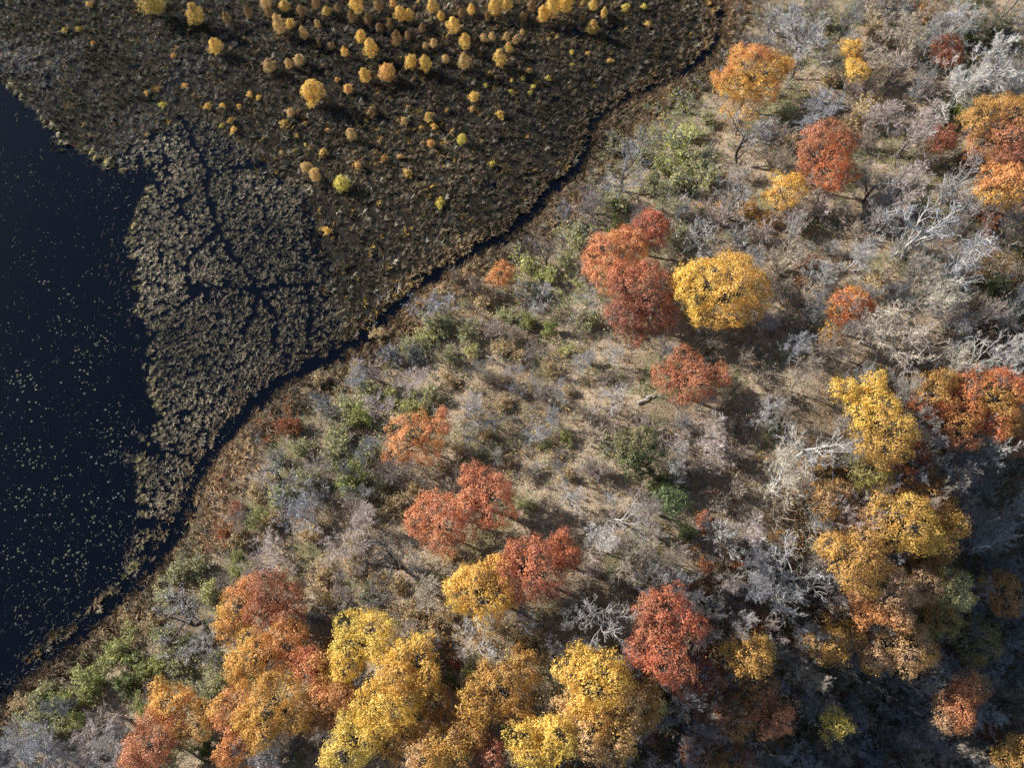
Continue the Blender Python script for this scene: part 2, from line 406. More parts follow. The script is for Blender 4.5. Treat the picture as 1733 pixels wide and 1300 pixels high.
BARE = [  # kind, px, py, r, height, twig colour, wood colour, label, landmark phrase
 ('wide',1062,285,62,10,BLUE,DARK,'bare grey tree with dark forked trunk at the creek bank','forked bank tree'),
 ('fan',1365,75,72,13,GREY,DARK,'large bare grey tree with dark limbs beside the upper orange oak',None),
 ('wide',1268,225,58,12,GREY,DARK,'bare tree with dark limbs directly below the upper orange oak',None),
 ('wide',1240,330,55,10,GREY,DARK,'bare grey tree with dark trunk left of the rust orange tree',None),
 ('thin',748,500,45,9,BLUE,DARK,'bare blue grey tree leaning over the black channel','leaning channel tree'),
 ('wide',1575,385,80,13,BLUE,PALE,'large bare silver tree with pale limbs on the right slope','large silver bare tree'),
 ('wide',1655,435,72,13,BLUE,PALE,'silver bare tree fanning its pale limbs towards the right edge',None),
 ('fan',1395,175,50,8,BLUE,GREY,'dense blue grey bushy bare tree right of the upper orange oak',None),
 ('fan',1525,575,85,12,TAN,PINK,'broad tan bare tree with dense twigs left of the pale tree','broad tan bare tree'),
 ('dead',1648,600,48,12,PALE,PALE,'pale white bare tree above the orange brown oaks at right',None),
 ('wide',1385,745,68,13,GREY,PALE,'white limbed bare tree left of the tall yellow maple',"white limbed bare tree"),
 ('fan',1325,815,58,11,CREAM,PALE,'cream coloured bare tree below the white limbed bare tree',None),
 ('dead',1345,985,68,15,GREY,PALE,'big dead white tree with thick crooked limbs','big dead white tree'),
 ('fan',1330,1010,55,10,GREY,GREY,'dense grey twiggy tree behind the big dead white tree',None),
 ('fan',1262,1058,30,10,GREY,PALE,'small white fan shaped bare tree right of the rust oak',None),
 ('fan',1018,920,40,9,PALE,PALE,'white fan shaped bare tree right of the bright red oak','white fan shaped tree'),
 ('dead',1030,1045,58,13,GREY,PALE,'gnarled dead white tree left of the rust oak',"gnarled dead white tree"),
 ('dead',805,1095,48,12,PALE,PALE,'pale dead tree with tangled limbs below the round yellow maple',None),
 ('fan',900,738,28,6,BLUE,PALE,'small silver tree in the middle of the open slope','small silver tree'),
 ('fan',940,705,24,6,BLUE,GREY,'small grey tree just above the small silver tree',None),
 ('fan',967,845,28,6,GREY,PALE,'small pale tree left of the fallen white branches',None),
 ('dead',1045,868,52,7,GREY,PALE,'sprawling whitish dead tree left of the bright green evergreen','sprawling whitish dead tree'),
 ('thin',862,632,20,6,BLUE,GREY,'little grey tree at the top of the open slope',None),
 ('thin',790,675,40,9,GREY,DARK,'thin dark stemmed tree on the left of the open slope','thin dark stemmed tree'),
 ('dead',1042,675,34,9,PALE,PALE,'pale dead tree with crooked branches left of the small red oak',None),
 ('wide',665,945,75,11,DARK*1.6,DARK,'dark limbed bare tree spreading over grass left of the red oaks','dark limbed bare tree'),
 ('wide',462,815,58,9,GREY,DARK,'bare grey tree leaning from the green thicket towards the creek','grey tree above the thicket'),
 ('wide',310,1045,75,11,GREY,DARK,'bare tree with dark limbs at the shore left of the orange oaks','bare lakeshore tree'),
 ('fan',330,1090,42,8,GREY,GREY,'tangled grey bare tree beside the shore tree',None),
 ('fan',465,930,45,7,PINK,TAN,'pinkish dense bare thicket tree above the rust and orange oak','pinkish thicket'),
 ('fan',505,870,45,7,BLUE,GREY,'blue grey twiggy tree above the pinkish thicket',None),
 ('wide',1630,40,60,12,GREY,PALE,'bare tree with long pale trunk at the top right','pale trunked tree'),
 ('fan',1688,110,62,13,PALE,GREY,'big whitish fluffy bare tree at the upper right edge','whitish edge tree'),
 ('fan',1640,150,45,12,PALE,GREY,'whitish bare tree with dark gaps below the fluffy white tree',None),
 ('wide',1692,920,58,13,BLUE,PALE,'silver fan shaped bare tree at the right edge above the shade','silver edge tree'),
 ('wide',1705,865,45,12,BLUE,GREY,'blue grey bare tree at the right edge',None),
 ('wide',1562,1152,50,13,GREY,TAN,'grey bare tree standing in shade beside the tan orange oak','grey shade tree'),
 ('fan',1368,1155,40,12,TAN,TAN,'tan grey fluffy bare tree above the deep shade',None),
 ('fan',60,1275,55,8,BLUE,GREY,'blue grey thicket tree in the bottom left corner','blue corner thicket'),
 ('fan',165,1235,52,8,PINK,DARK,'pinkish grey twiggy tree near the bottom left green thicket',None),
 ('fan',190,1290,48,8,GREY,GREY,'grey bare tree at the bottom edge left of the salmon oak',None),
 ('fan',30,1240,40,7,GREY,GREY,'grey bare shrubby tree at the left edge near the bottom',None),
 ('wide',1575,760,42,11,GREY,GREY,'shaded grey bare tree between yellow maple and orange brown oaks',None),
 ('fan',1670,760,42,12,PALE,TAN,'pale tan bare tree below the orange brown oaks',None),
 ('fan',1270,905,36,9,PINK,PALE,'pale pink bare tree below the cream tree','pale pink bare tree'),
 ('fan',1200,745,48,8,PINK,TAN,'pinkish tan bare tree right of the dark green conifer',None),
 ('fan',1450,895,40,11,PINK,TAN,'pink tan fluffy tree among the amber oaks',None),
 ('fan',1540,300,45,10,PINK,DARK,'pinkish brown bare tree below the small rust tree',None),
 ('wide',1490,300,40,10,GREY,DARK,'shaded grey bare tree right of the rust orange tree',None),
 ('wide',1630,290,42,11,GREY,GREY,'grey bare tree left of the golden oak at the right edge',None),
 ('fan',1455,425,42,9,GREY,PALE,'whitish small bare tree below the rust orange tree',None),
 ('fan',1540,225,52,9,PINK,DARK,'mauve bare tree right of the blue grey bushy tree',None),
 ('wide',1440,25,38,11,BLUE,DARK,'blue grey bare tree at the top edge right of the big bare tree',None),
 ('wide',1195,400,60,10,GREY,DARK,'bare grey tree directly above the big yellow maple',None),
 ('wide',930,420,42,9,DARK*2,DARK,'dark thin branched tree above the small salmon tree',None),
 ('dead',1000,505,30,8,GREY,GREY,'dead grey tree leaning left of the big red oak',None),
 ('thin',915,500,32,9,GREY,DARK,'thin grey tree with dark bent trunk right of the salmon tree',None),
 ('fan',1130,330,40,7,OLIVE*1.1,DARK,'olive grey bare tree right of the forked grey tree',None),
 ('wide',1490,545,45,11,CREAM,PALE,'cream topped bare tree above the broad tan tree',None),
 ('fan',1575,500,45,12,CREAM,PALE,'pale cream bare crown above the broad tan tree',None),
 ('fan',1345,590,34,7,BLUE,BLUE,'blue grey shaded bare tree right of the big yellow maple','shaded blue grey tree'),
 ('wide',1715,590,38,12,PALE,GREY,'pale bare tree at the right edge in deep shade',None),
 ('fan',440,1290,50,8,GREY,DARK,'grey bare tree at the bottom edge below the golden orange oak',None),
 ('fan',600,640,35,6,BLUE,GREY,'soft grey bare tree by the creek bend',None),
 ('thin',645,690,35,7,PINK,DARK,'thin mauve bare tree above the sparse orange oak',None),
 ('fan',690,650,34,6,PINK,GREY,'pale pink bare tree between creek and open slope',None),
 ('wide',720,590,36,7,OLIVE,DARK,'olive bare tree near the creek below the leaning tree',None),
 ('fan',620,880,40,7,PINK,PALE,'pinkish bare tree left of the left red oak',None),
 ('fan',570,930,45,7,PINK,TAN,'tan pink bare tree right of the pinkish thicket',None),
 ('fan',730,1000,40,6,CREAM*.9,TAN,'cream bare tree left of the round yellow maple',None),
 ('fan',1150,945,35,7,TAN,TAN,'tan bare tree below the bright green evergreen',None),
 ('fan',1290,700,34,7,GREY,DARK,'shaded grey bare tree left of the white limbed tree',None),
 ('fan',1290,545,40,7,PINK*.8,DARK,'brownish bare tree at the right foot of the yellow maple',None),
 ('fan',1340,430,45,8,TAN,DARK,'brown twiggy bare tree right above the yellow maple',None),
 ('fan',1390,460,34,8,GREY,DARK,'grey brown bare tree above the small orange tree',None),
 ('fan',1610,620,30,11,CREAM,PALE,'cream bare crown beside the pale white tree',None),
 ('wide',1490,1045,45,12,GREY,TAN,'grey bare branches below the tan orange oak top',None),
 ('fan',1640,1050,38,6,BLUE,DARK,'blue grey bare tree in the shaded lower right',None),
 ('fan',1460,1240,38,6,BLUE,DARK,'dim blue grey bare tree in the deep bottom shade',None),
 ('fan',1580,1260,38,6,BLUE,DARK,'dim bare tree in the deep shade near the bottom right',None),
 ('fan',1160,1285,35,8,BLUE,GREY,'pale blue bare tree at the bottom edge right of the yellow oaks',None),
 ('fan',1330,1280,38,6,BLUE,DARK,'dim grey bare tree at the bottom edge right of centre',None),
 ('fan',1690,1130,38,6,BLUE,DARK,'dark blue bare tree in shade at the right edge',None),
 ('wide',910,650,20,5,GREY,GREY,'tiny grey tree on the upper open slope',None),
 ('fan',980,610,26,6,GREY,GREY,'small grey tree below the big red oak',None),
 ('fan',1035,600,22,6,GREY,PALE,'small whitish tree under the foot of the big red oak',None),
 ('fan',1110,765,30,6,PINK,PALE,'pale pink small tree above the dark green conifer',None),
 ('fan',1400,320,36,8,TAN,DARK,'brown bare tree under the rust orange tree',None),
 ('fan',1485,110,48,9,TAN,DARK,'brown grey bare tree right of the narrow golden tree',None),
 ('fan',1525,45,48,9,TAN,DARK,'tan bare tree at the top edge near the pale trunk',None),
]
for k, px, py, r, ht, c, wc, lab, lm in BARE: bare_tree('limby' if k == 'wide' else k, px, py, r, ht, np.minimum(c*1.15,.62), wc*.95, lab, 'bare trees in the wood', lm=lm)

def young_trees():
    """slender leafless trees filling the wood, denser on the right"""
    rng = np.random.default_rng(91); pts = [(b[1],b[2],b[3]) for b in BARE]; made = 0; tries = 0
    pal = [(GREY,'slender grey leafless tree'),(PINK,'slender pinkish leafless tree'),(TAN,'slender tan leafless tree'),(BLUE,'slender blue grey leafless tree'),(PALE,'slender whitish leafless tree')]
    while made < 290 and tries < 16000:
        hollow = made >= 205
        tries += 1
        px, py = rng.uniform(-50,W+70), rng.uniform(-40,H+60)
        right = px > 1350 or (px > 1050 and py > 850)
        if not right and rng.uniform() < .5: continue
        x, y, z = place(px, py, 4.); u = float(lookup(GU, x, y))
        if u < 4 or (hollow and (u < 50 or px < 1100)): continue
        if any((px-a)**2+(py-b)**2 < ((18+.25*r) if hollow else (26+.45*r))**2 for a,b,r in pts): continue
        i = rng.choice(5, p=[.3,.22,.2,.18,.10]) if right else rng.choice(5, p=[.34,.24,.16,.2,.06]); c, words = pal[i]
        r = rng.uniform(20,36) if not right else rng.uniform(26,46)
        bare_tree(rng.choice(['fan','thin','wide'], p=[.5,.3,.2]), px, py, r, rng.uniform(6,9) if not right else (rng.uniform(6,11) if u > 57 else rng.uniform(8,12)), c*rng.uniform(.6,.92), c*rng.uniform(.25,.7), None, 'slender bare trees in the wood', name='slender_tree', auto=words)
        pts.append((px,py,r)); made += 1
young_trees()

# ------------------------------------------------------------------ trees in autumn leaf
YEL=srgb(221,180,36); GOLD=srgb(212,162,42); AMB=srgb(182,134,44); ORA=srgb(206,138,62); RUS=srgb(176,112,68); RED=srgb(188,110,64); DRED=srgb(156,92,62); SAL=srgb(206,134,78); BTAN=srgb(190,150,102); YGR=srgb(200,174,50); DOR=srgb(196,108,42); OLV=srgb(150,146,90)
def lit(c): return (c*.82+.18*(c*np.array([.3,.6,.1])).sum())*1.28
def crown_geo(rng, lobes, c1, c2, dens=1.0, leaf=.25, gap=.0, mixdir=None, low=()):
    gap = max(gap*.85, .22)
    """lobes: (x,y,z,r) local. Leaves in small clumps over the outside of billowy lobes."""
    sub = []
    for (x,y,z,r) in lobes:
        sub.append((x,y,z,r*.78,r*.66))
        k = max(6, int(9*min(r,3)**.8))
        for i in range(k):
            th = rng.uniform(0,2*pi); ph = np.arccos(rng.uniform(-.15,1)); q = rng.uniform(.24,.48)*r
            e = r*rng.uniform(.62,.86)
            sub.append((x+e*math.sin(ph)*math.cos(th), y+e*math.sin(ph)*math.sin(th), z+.85*e*math.cos(ph), q, q*.85))
    n_top = len(sub); sub += [(x,y,z,r,r*.9) for x,y,z,r in low]
    sub = np.array(sub); g = Geo()
    allC=[]; allN=[]
    for i,(x,y,z,a,b) in enumerate(sub):
        n = int(4*pi*a*a*(4.0 if i < n_top else 1.6)*dens)+4
        v = norm(rng.normal(size=(n,3))); v = v[v[:,2]>-.35]
        p = np.array([x,y,z])+v*np.array([a,a,b])*rng.uniform(.80,1.08,(len(v),1))
        keep = np.ones(len(p),bool)
        for j,(xx,yy,zz,aa,bb) in enumerate(sub):
            if j!=i: keep &= (((p-np.array([xx,yy,zz]))/np.array([aa,aa,bb]))**2).sum(1) > .66
        allC.append(p[keep]); allN.append(v[keep])
    C = np.concatenate(allC); N = np.concatenate(allN); sub = sub[:n_top]
    C = C+N*((fbm(C[:,0]*.9+C[:,2]*.6, C[:,1]*.9-C[:,2]*.5, rng.uniform(0,50))-.5)*1.3)[:,None]
    if gap > 0:
        f = fbm(C[:,0]*.75+C[:,2]*.5, C[:,1]*.75-C[:,2]*.4, rng.uniform(0,50)); keep = f > gap*.75; C=C[keep]; N=N[keep]
    m = 19
    n = len(C); off = rng.normal(size=(n,m,3))*.19*np.array([1,1,.8])
    P = (C[:,None,:]+off).reshape(-1,3); NN = norm((N[:,None,:]*.75+norm(off)*.5+rng.normal(size=(n,m,3))*.34)).reshape(-1,3)
    s = rng.uniform(0,50); t = fbm(C[:,0]*.3, C[:,1]*.3+C[:,2]*.25, s, 2)
    if mixdir is not None:
        ext = np.abs(C[:,:2]).max()+1e-6; t = .5*t + .5*(.5+.55*(C[:,0]*mixdir[0]+C[:,1]*mixdir[1])/ext)
    t = np.clip((t-.32)/.36+rng.normal(size=n)*.16, 0, 1)[:,None]
    cc = c1*(1-t)+c2*t; cc = cc*rng.uniform(.78,1.18,(n,1))
    col = (cc[:,None,:]*rng.uniform(.84,1.14,(n,m,1))*np.stack([np.ones((n,m)), rng.uniform(.92,1.08,(n,m)), rng.uniform(.8,1.2,(n,m))],-1)).reshape(-1,3)
    leaves(g, P, NN, rng.uniform(.6,1.25,len(P))*leaf, col, rng)
    return g, sub
def leafy_tree(name, spec, ht, c1, c2, label, lm=None, dens=1.0, gap=.0, mixdir=None, leaf=.165, bark=DARK, seed=None, group='trees in autumn leaf'):
    """spec: crown lobes in photo pixels (px, py, r[, dz])"""
    rng = np.random.default_rng(int(spec[0][0]*7+spec[0][1]) if seed is None else seed)
    wsum = sum(s[2]**2 for s in spec); mx = sum(s[0]*s[2]**2 for s in spec)/wsum; my = sum(s[1]*s[2]**2 for s in spec)/wsum
    ht = ht*.82; hc = ht*.60
    bx, by, bz = [float(v) for v in place(mx, my, hc)]
    lobes = []; low = []
    for s in spec:
        z = bz+hc+(s[3] if len(s)>3 else rng.uniform(-.8,.8)); x, y = at(s[0], s[1], z); R = s[2]/pxm(x,y,z)
        lobes.append((float(x)-bx, float(y)-by, z-bz, float(R)*1.1)); low.append(((float(x)-bx)*.85, (float(y)-by)*.85, z-bz-R*.7, float(R)*.85))
    root = ob(name, None, loc=(bx,by,bz-.1)); root.empty_display_size=.3
    g, sub = crown_geo(rng, lobes, lit(c1), lit(c2), dens, leaf, gap, mixdir, low)
    t = Geo(); th = .022*ht
    top = np.array([lobes[0][0]*.4, lobes[0][1]*.4, ht*.55])
    P = np.stack([np.array([0,0,-.3]), np.array([rng.normal()*.1,rng.normal()*.1,ht*.2]), top*np.array([.6,.6,.75]), top])[None]
    tubes(t, P, np.array([[th,th*.85,th*.7,th*.45]]), 8, np.ones(3))
    fork = P[0,2]
    for (x,y,z,r,b) in sub:
        e = np.array([x,y,z]); mid = (fork+e)*.5+rng.normal(size=3)*.25*min(r,2); mid[2]-=.1*r
        tubes(t, np.stack([fork,mid,e])[None], np.array([[th*.42,th*.26,th*.10]]), 4, np.ones(3), rng)
        d = norm(rng.normal(size=(5,3))+np.array([0,0,.5])); Pb = grow(rng, np.repeat(e[None],5,0), d, np.full(5,r*.95), 4, .2, .05)
        ribbons(t, Pb, taper(np.full(5,th*.13),4,.3), np.ones(3), rng)
    ob('trunk', t.mesh('trunk',[M_BARK]), root, bark); ob('crown', g.mesh('crown',[M_LEAF]), root, np.ones(3))
    tag(root, label, 'tree', group)
    if lm: LANDMARKS.append((lm, mx, my))
    return root
OAKS = [
 ('oak_tree',[(1268,120,40),(1232,138,26),(1304,118,30),(1290,152,26),(1262,152,24)],13,ORA,GOLD,'orange oak at the upper right standing next to the marsh',"upper orange oak",{}),
 ('oak_tree',[(1250,195,26),(1275,190,18)],8,GOLD,BTAN,'thin pale yellow leafed tree under the upper orange oak',None,dict(gap=.55,dens=.7)),
 ('oak_tree',[(1395,252,38),(1405,292,34),(1378,275,25),(1430,240,20)],12,DOR,RUS,'rust orange round crowned tree on the upper right slope','rust orange tree',{}),
 ('maple_tree',[(1328,325,28),(1345,308,16),(1305,335,14)],8,YEL,GOLD,'small yellow tree touching the left of the rust orange tree',None,dict(gap=.5,dens=.8)),
 ('maple_tree',[(1444,82,18),(1450,122,18),(1446,104,13)],10,GOLD,YEL,'narrow golden tree right of the large bare grey tree at top','narrow golden tree',{}),
 ('oak_tree',[(1600,82,23),(1605,98,17)],9,RUS,DRED,'small rust brown tree at the top right',"small rust tree",dict(gap=.3)),
 ('oak_tree',[(1690,215,48),(1668,245,30),(1715,190,30)],12,AMB,RUS,'brown orange oak on the right edge above the golden oak',None,dict(gap=.3)),
 ('oak_tree',[(1712,268,20),(1690,275,14)],11,DRED,RUS,'dark red crown squeezed between two oaks at the right edge',None,{}),
 ('oak_tree',[(1700,312,36),(1678,325,22),(1722,300,22)],13,GOLD,ORA,'golden orange oak on the right edge','golden edge oak',{}),
 ('oak_tree',[(1600,236,20),(1585,245,14)],7,DRED,RUS,'small dark red tree left of the brown orange oak',None,dict(gap=.4)),
 ('oak_tree',[(1036,440,42),(1010,450,22),(1060,415,30),(1045,475,28)],13,SAL,ORA,'bright orange left half of the paired big oaks','big orange and red oaks',{}),
 ('oak_tree',[(1102,390,28),(1112,378,18),(1080,405,22)],11,srgb(180,96,62),RUS,'dull rust tree behind the top of the big red oak',None,dict(gap=.3)),
 ('oak_tree',[(1085,490,46),(1060,535,32),(1112,530,32),(1120,490,25),(1072,570,18)],13,RED,DRED,'big red oak touching the big yellow maple',None,{}),
 ('maple_tree',[(1195,490,46),(1232,478,46),(1210,515,38),(1170,480,28),(1262,500,36),(1240,450,24),(1245,525,26)],13,YEL,GOLD,'big yellow maple beside the big red oak','big yellow maple',dict(mixdir=(1,-.3))),
 ('maple_tree',[(850,462,20),(838,470,12)],8,SAL,ORA,'small salmon tree standing alone near the creek','small salmon tree',dict(dens=.8)),
 ('oak_tree',[(1125,640,22),(1162,612,26),(1165,652,34),(1215,636,20)],11,RED,RUS,'loose red oak below the big red oak and yellow maple','loose red oak',dict(gap=.35)),
 ('maple_tree',[(1442,522,32),(1425,535,20),(1460,515,18)],11,DOR,GOLD,'small bright orange tree left of the broad tan bare tree','small orange tree',{}),
 ('oak_tree',[(1406,570,20)],8,RUS,AMB,'shaded rust tree under the small bright orange tree',None,dict(gap=.3)),
 ('oak_tree',[(705,742,40),(675,758,24),(735,735,26),(755,700,12)],9,ORA,SAL,'sparse orange oak alone on the left of the open slope','sparse orange oak',dict(gap=.42,dens=.85)),
 ('oak_tree',[(738,885,42),(710,880,24),(765,900,26)],11,RED,SAL,'left red oak of the pair below the sparse orange oak','left red oak',{}),
 ('oak_tree',[(828,850,42),(800,808,24),(845,830,26),(785,860,22)],12,SAL,RED,'right red orange oak of the pair below the sparse orange oak','right red oak',{}),
 ('oak_tree',[(900,965,48),(930,985,28),(870,945,26)],11,DRED,RED,'dark red oak right of the round yellow maple',None,dict(gap=.25)),
 ('oak_tree',[(948,918,20),(958,945,24)],12,RED,DOR,'bright red narrow crown next to the white fan shaped tree','bright red narrow oak',{}),
 ('maple_tree',[(812,1000,44),(835,970,28),(785,990,26),(830,1040,26),(855,1010,22)],12,YEL,GOLD,'round yellow maple standing alone in the lower centre','round yellow maple',{}),
 ('oak_tree',[(402,1030,32),(395,1055,26),(415,1000,24)],11,ORA,GOLD,'bright orange oak crown at the shore side of the lower left group','shore side orange oak',{}),
 ('oak_tree',[(462,1010,40),(490,1040,28),(440,1045,26)],11,RUS,srgb(150,90,62),'dull rust oak beside the shore side orange oak',None,dict(gap=.3)),
 ('oak_tree',[(440,1115,40),(480,1085,32),(415,1130,24)],12,ORA,GOLD,'orange oak in the middle of the lower left oaks',None,{}),
 ('oak_tree',[(518,1130,28),(535,1150,18)],11,SAL,RED,'salmon oak crown right of the middle orange oak',None,{}),
 ('oak_tree',[(470,1195,46),(440,1225,36),(495,1220,28)],12,GOLD,AMB,'golden oak at the lower left below the orange oaks','lower left golden oak',{}),
 ('oak_tree',[(398,1205,34),(385,1185,20)],11,SAL,GOLD,'salmon orange oak left of the lower left golden oak',None,{}),
 ('oak_tree',[(405,1265,28),(385,1280,20)],10,ORA,GOLD,'small orange crown below the salmon orange oak',None,{}),
 ('oak_tree',[(290,1195,32),(270,1170,16),(310,1185,20)],10,ORA,GOLD,'orange oak at the lower left near the green thicket','lower left salmon oaks',dict(gap=.25)),
 ('oak_tree',[(255,1260,42),(290,1240,26),(235,1290,26)],10,SAL,RUS,'salmon oak at the bottom left edge',None,dict(gap=.2)),
 ('oak_tree',[(330,1225,34),(345,1200,20)],9,AMB,OLV,'faded amber green oak right of the bottom left salmon oak',None,dict(gap=.45)),
 ('maple_tree',[(610,1085,42),(640,1065,28),(585,1120,28),(650,1100,28)],13,YGR*.98+YEL*.1,YEL,'yellow green maple at the top of the lower yellow group','yellow green maple',{}),
 ('maple_tree',[(695,1120,40),(720,1145,28),(670,1150,28)],14,GOLD,YEL,'golden maple right of the yellow green maple',None,{}),
 ('maple_tree',[(655,1195,40),(690,1185,26),(620,1205,28)],13,GOLD,YEL,'golden yellow maple in the middle of the lower yellow group',None,{}),
 ('maple_tree',[(600,1255,44),(570,1285,26),(640,1240,26)],13,YEL,YGR,'yellow maple at the bottom edge of the lower yellow group',None,{}),
 ('maple_tree',[(745,1260,36),(770,1280,26),(715,1290,26)],12,GOLD,BTAN,'pale golden maple at the bottom edge left of the dark red tree','pale golden maple',{}),
 ('oak_tree',[(580,1180,26),(560,1200,22)],10,RUS,AMB,'rusty brown crown between golden oak and yellow maples',None,dict(gap=.3)),
 ('maple_tree',[(845,1165,46),(810,1190,32),(880,1140,28),(870,1200,30)],10,AMB,GOLD*.9,'dull amber tree between the two lower yellow groups','dull amber tree',dict(gap=.38)),
 ('oak_tree',[(830,1280,32)],8,DRED,RUS,'dark red shrubby tree at the bottom edge in shade',None,dict(gap=.4)),
 ('maple_tree',[(1005,1155,46),(975,1130,28),(1035,1165,34),(990,1110,20)],14,YEL,GOLD,'tall yellow maple at the lower centre','lower yellow maple',{}),
 ('maple_tree',[(1010,1235,48),(1055,1205,34),(1045,1265,34),(965,1200,28)],14,GOLD,BTAN*.9+YEL*.2,'broad golden maple at the bottom edge in the centre',None,{}),
 ('maple_tree',[(905,1270,38),(940,1245,30),(880,1250,20)],13,YEL,YGR,'lime yellow maple at the bottom edge left of the golden maple',None,{}),
 ('oak_tree',[(1120,1030,40),(1105,1090,40),(1145,1060,36),(1130,1125,36),(1095,1070,24)],14,srgb(192,100,56),RUS,'tall rust orange oak right of the gnarled dead tree','tall rust oak',{}),
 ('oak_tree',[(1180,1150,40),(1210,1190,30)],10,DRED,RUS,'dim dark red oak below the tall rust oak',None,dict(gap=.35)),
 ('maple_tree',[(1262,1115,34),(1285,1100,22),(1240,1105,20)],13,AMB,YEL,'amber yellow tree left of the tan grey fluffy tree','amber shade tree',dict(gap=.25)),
 ('maple_tree',[(1490,715,42),(1460,690,28),(1515,745,32),(1428,660,20),(1485,755,32),(1478,650,20)],14,YEL,AMB,'tall yellow maple on the right beside the orange brown oaks','tall yellow right maple',dict(mixdir=(.6,-.6))),
 ('maple_tree',[(1475,805,30),(1455,780,20)],10,YGR,OLV,'yellow green tree under the tall yellow maple at right',None,dict(gap=.35)),
 ('oak_tree',[(1660,685,48),(1625,695,34),(1700,660,34),(1695,715,32)],13,AMB,srgb(190,104,44),'orange brown oak at the right edge','orange brown oaks',{}),
 ('oak_tree',[(1575,675,34),(1600,650,22)],12,srgb(172,92,40),AMB,'brown orange oak touching the tall yellow maple',None,{}),
 ('oak_tree',[(1718,725,28),(1710,755,20)],12,RUS,DRED,'rust oak at the right edge below the orange brown oak',None,{}),
 ('oak_tree',[(1530,805,42),(1570,850,34),(1545,770,26)],10,srgb(140,66,34),AMB,'dark rust oak in shade below the tall yellow maple','dark rust oak',dict(gap=.4)),
 ('maple_tree',[(1520,880,46),(1560,905,34),(1490,870,30)],15,AMB,YEL*.9,'dull golden oak among the amber group at right',None,dict(gap=.25)),
 ('maple_tree',[(1440,945,44),(1465,970,30),(1415,930,26)],15,AMB,GOLD,'amber oak right of the big dead white tree','amber oaks',dict(gap=.2)),
 ('oak_tree',[(1608,890,20),(1600,920,16)],15,BTAN,GOLD,'pale tan gold tree at the right end of the amber group',None,{}),
 ('oak_tree',[(1455,890,26),(1440,870,16)],12,srgb(204,150,112),BTAN,'pinkish tan oak crown at the left of the amber group',None,{}),
 ('oak_tree',[(1485,1000,46),(1510,1030,30),(1460,1030,28)],16,BTAN,ORA,'tan orange oak with pale leaves below the amber group','tan orange oak',{}),
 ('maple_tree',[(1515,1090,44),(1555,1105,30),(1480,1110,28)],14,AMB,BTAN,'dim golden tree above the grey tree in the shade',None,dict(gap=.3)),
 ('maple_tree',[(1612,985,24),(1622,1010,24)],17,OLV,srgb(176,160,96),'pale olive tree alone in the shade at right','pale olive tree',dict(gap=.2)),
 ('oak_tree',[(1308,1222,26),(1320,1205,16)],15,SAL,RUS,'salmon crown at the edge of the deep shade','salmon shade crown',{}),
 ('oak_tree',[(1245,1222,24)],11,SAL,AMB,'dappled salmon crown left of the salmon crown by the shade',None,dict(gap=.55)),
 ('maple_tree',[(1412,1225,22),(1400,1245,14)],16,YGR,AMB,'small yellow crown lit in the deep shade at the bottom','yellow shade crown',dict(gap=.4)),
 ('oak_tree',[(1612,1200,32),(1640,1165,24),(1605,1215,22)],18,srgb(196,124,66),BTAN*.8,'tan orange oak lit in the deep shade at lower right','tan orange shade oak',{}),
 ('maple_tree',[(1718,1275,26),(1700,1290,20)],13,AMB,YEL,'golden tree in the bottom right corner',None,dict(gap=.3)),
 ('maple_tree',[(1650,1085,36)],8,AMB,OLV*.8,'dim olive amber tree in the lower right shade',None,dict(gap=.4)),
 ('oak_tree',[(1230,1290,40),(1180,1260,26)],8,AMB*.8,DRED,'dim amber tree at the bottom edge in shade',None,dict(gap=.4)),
 ('oak_tree',[(730,1195,30),(750,1220,24)],9,AMB,RUS,'brown amber crown between golden yellow maple and dull amber tree',None,dict(gap=.3)),
 ('maple_tree',[(685,1240,30),(665,1265,24)],10,AMB,GOLD,'amber crown left of the pale golden maple',None,dict(gap=.3)),
 ('oak_tree',[(790,1225,30),(800,1250,22)],8,AMB,RUS,'dim amber brown crown above the dark red shrubby tree',None,dict(gap=.4)),
 ('oak_tree',[(535,1205,28),(545,1180,20)],10,ORA,AMB,'orange amber crown right of the lower left golden oak',None,dict(gap=.3)),
 ('maple_tree',[(560,1150,24),(545,1120,18)],10,AMB,ORA,'small amber crown left of the yellow green maple foot',None,dict(gap=.35)),
 ('maple_tree',[(1090,1190,32),(1085,1225,26)],11,GOLD,AMB,'shaded golden crown between broad golden maple and dim red oak',None,dict(gap=.3)),
 ('oak_tree',[(1560,930,34),(1580,960,24)],10,AMB,ORA,'amber brown crown below the dull golden oak at right',None,dict(gap=.3)),
 ('oak_tree',[(1600,720,30),(1630,740,22)],11,AMB,RUS,'amber brown crown low left of the orange brown oak',None,dict(gap=.25)),
 ('oak_tree',[(1420,1050,24),(1440,1075,20)],9,AMB,BTAN,'small amber crown right below the big dead white tree',None,dict(gap=.4)),
 ('oak_tree',[(1395,1092,28),(1415,1110,18)],12,AMB,BTAN,'dim amber crown between the two tan grey shaded trees',None,dict(gap=.35)),
 ('oak_tree',[(1585,1042,30),(1560,1060,22)],13,AMB,OLV,'olive amber crown below the pale olive tree to its left',None,dict(gap=.35)),
 ('oak_tree',[(1690,1000,28),(1705,1020,20)],12,AMB,RUS,'dim rusty crown right of the pale olive tree',None,dict(gap=.4)),
 ('maple_tree',[(1560,985,28),(1545,1010,20)],13,BTAN,AMB,'tan gold crown right of the tan orange oak',None,dict(gap=.3)),
 ('oak_tree',[(1285,1175,28),(1265,1190,18)],11,RUS,AMB,'dim rust crown below the amber yellow tree in the lower right',None,dict(gap=.4)),
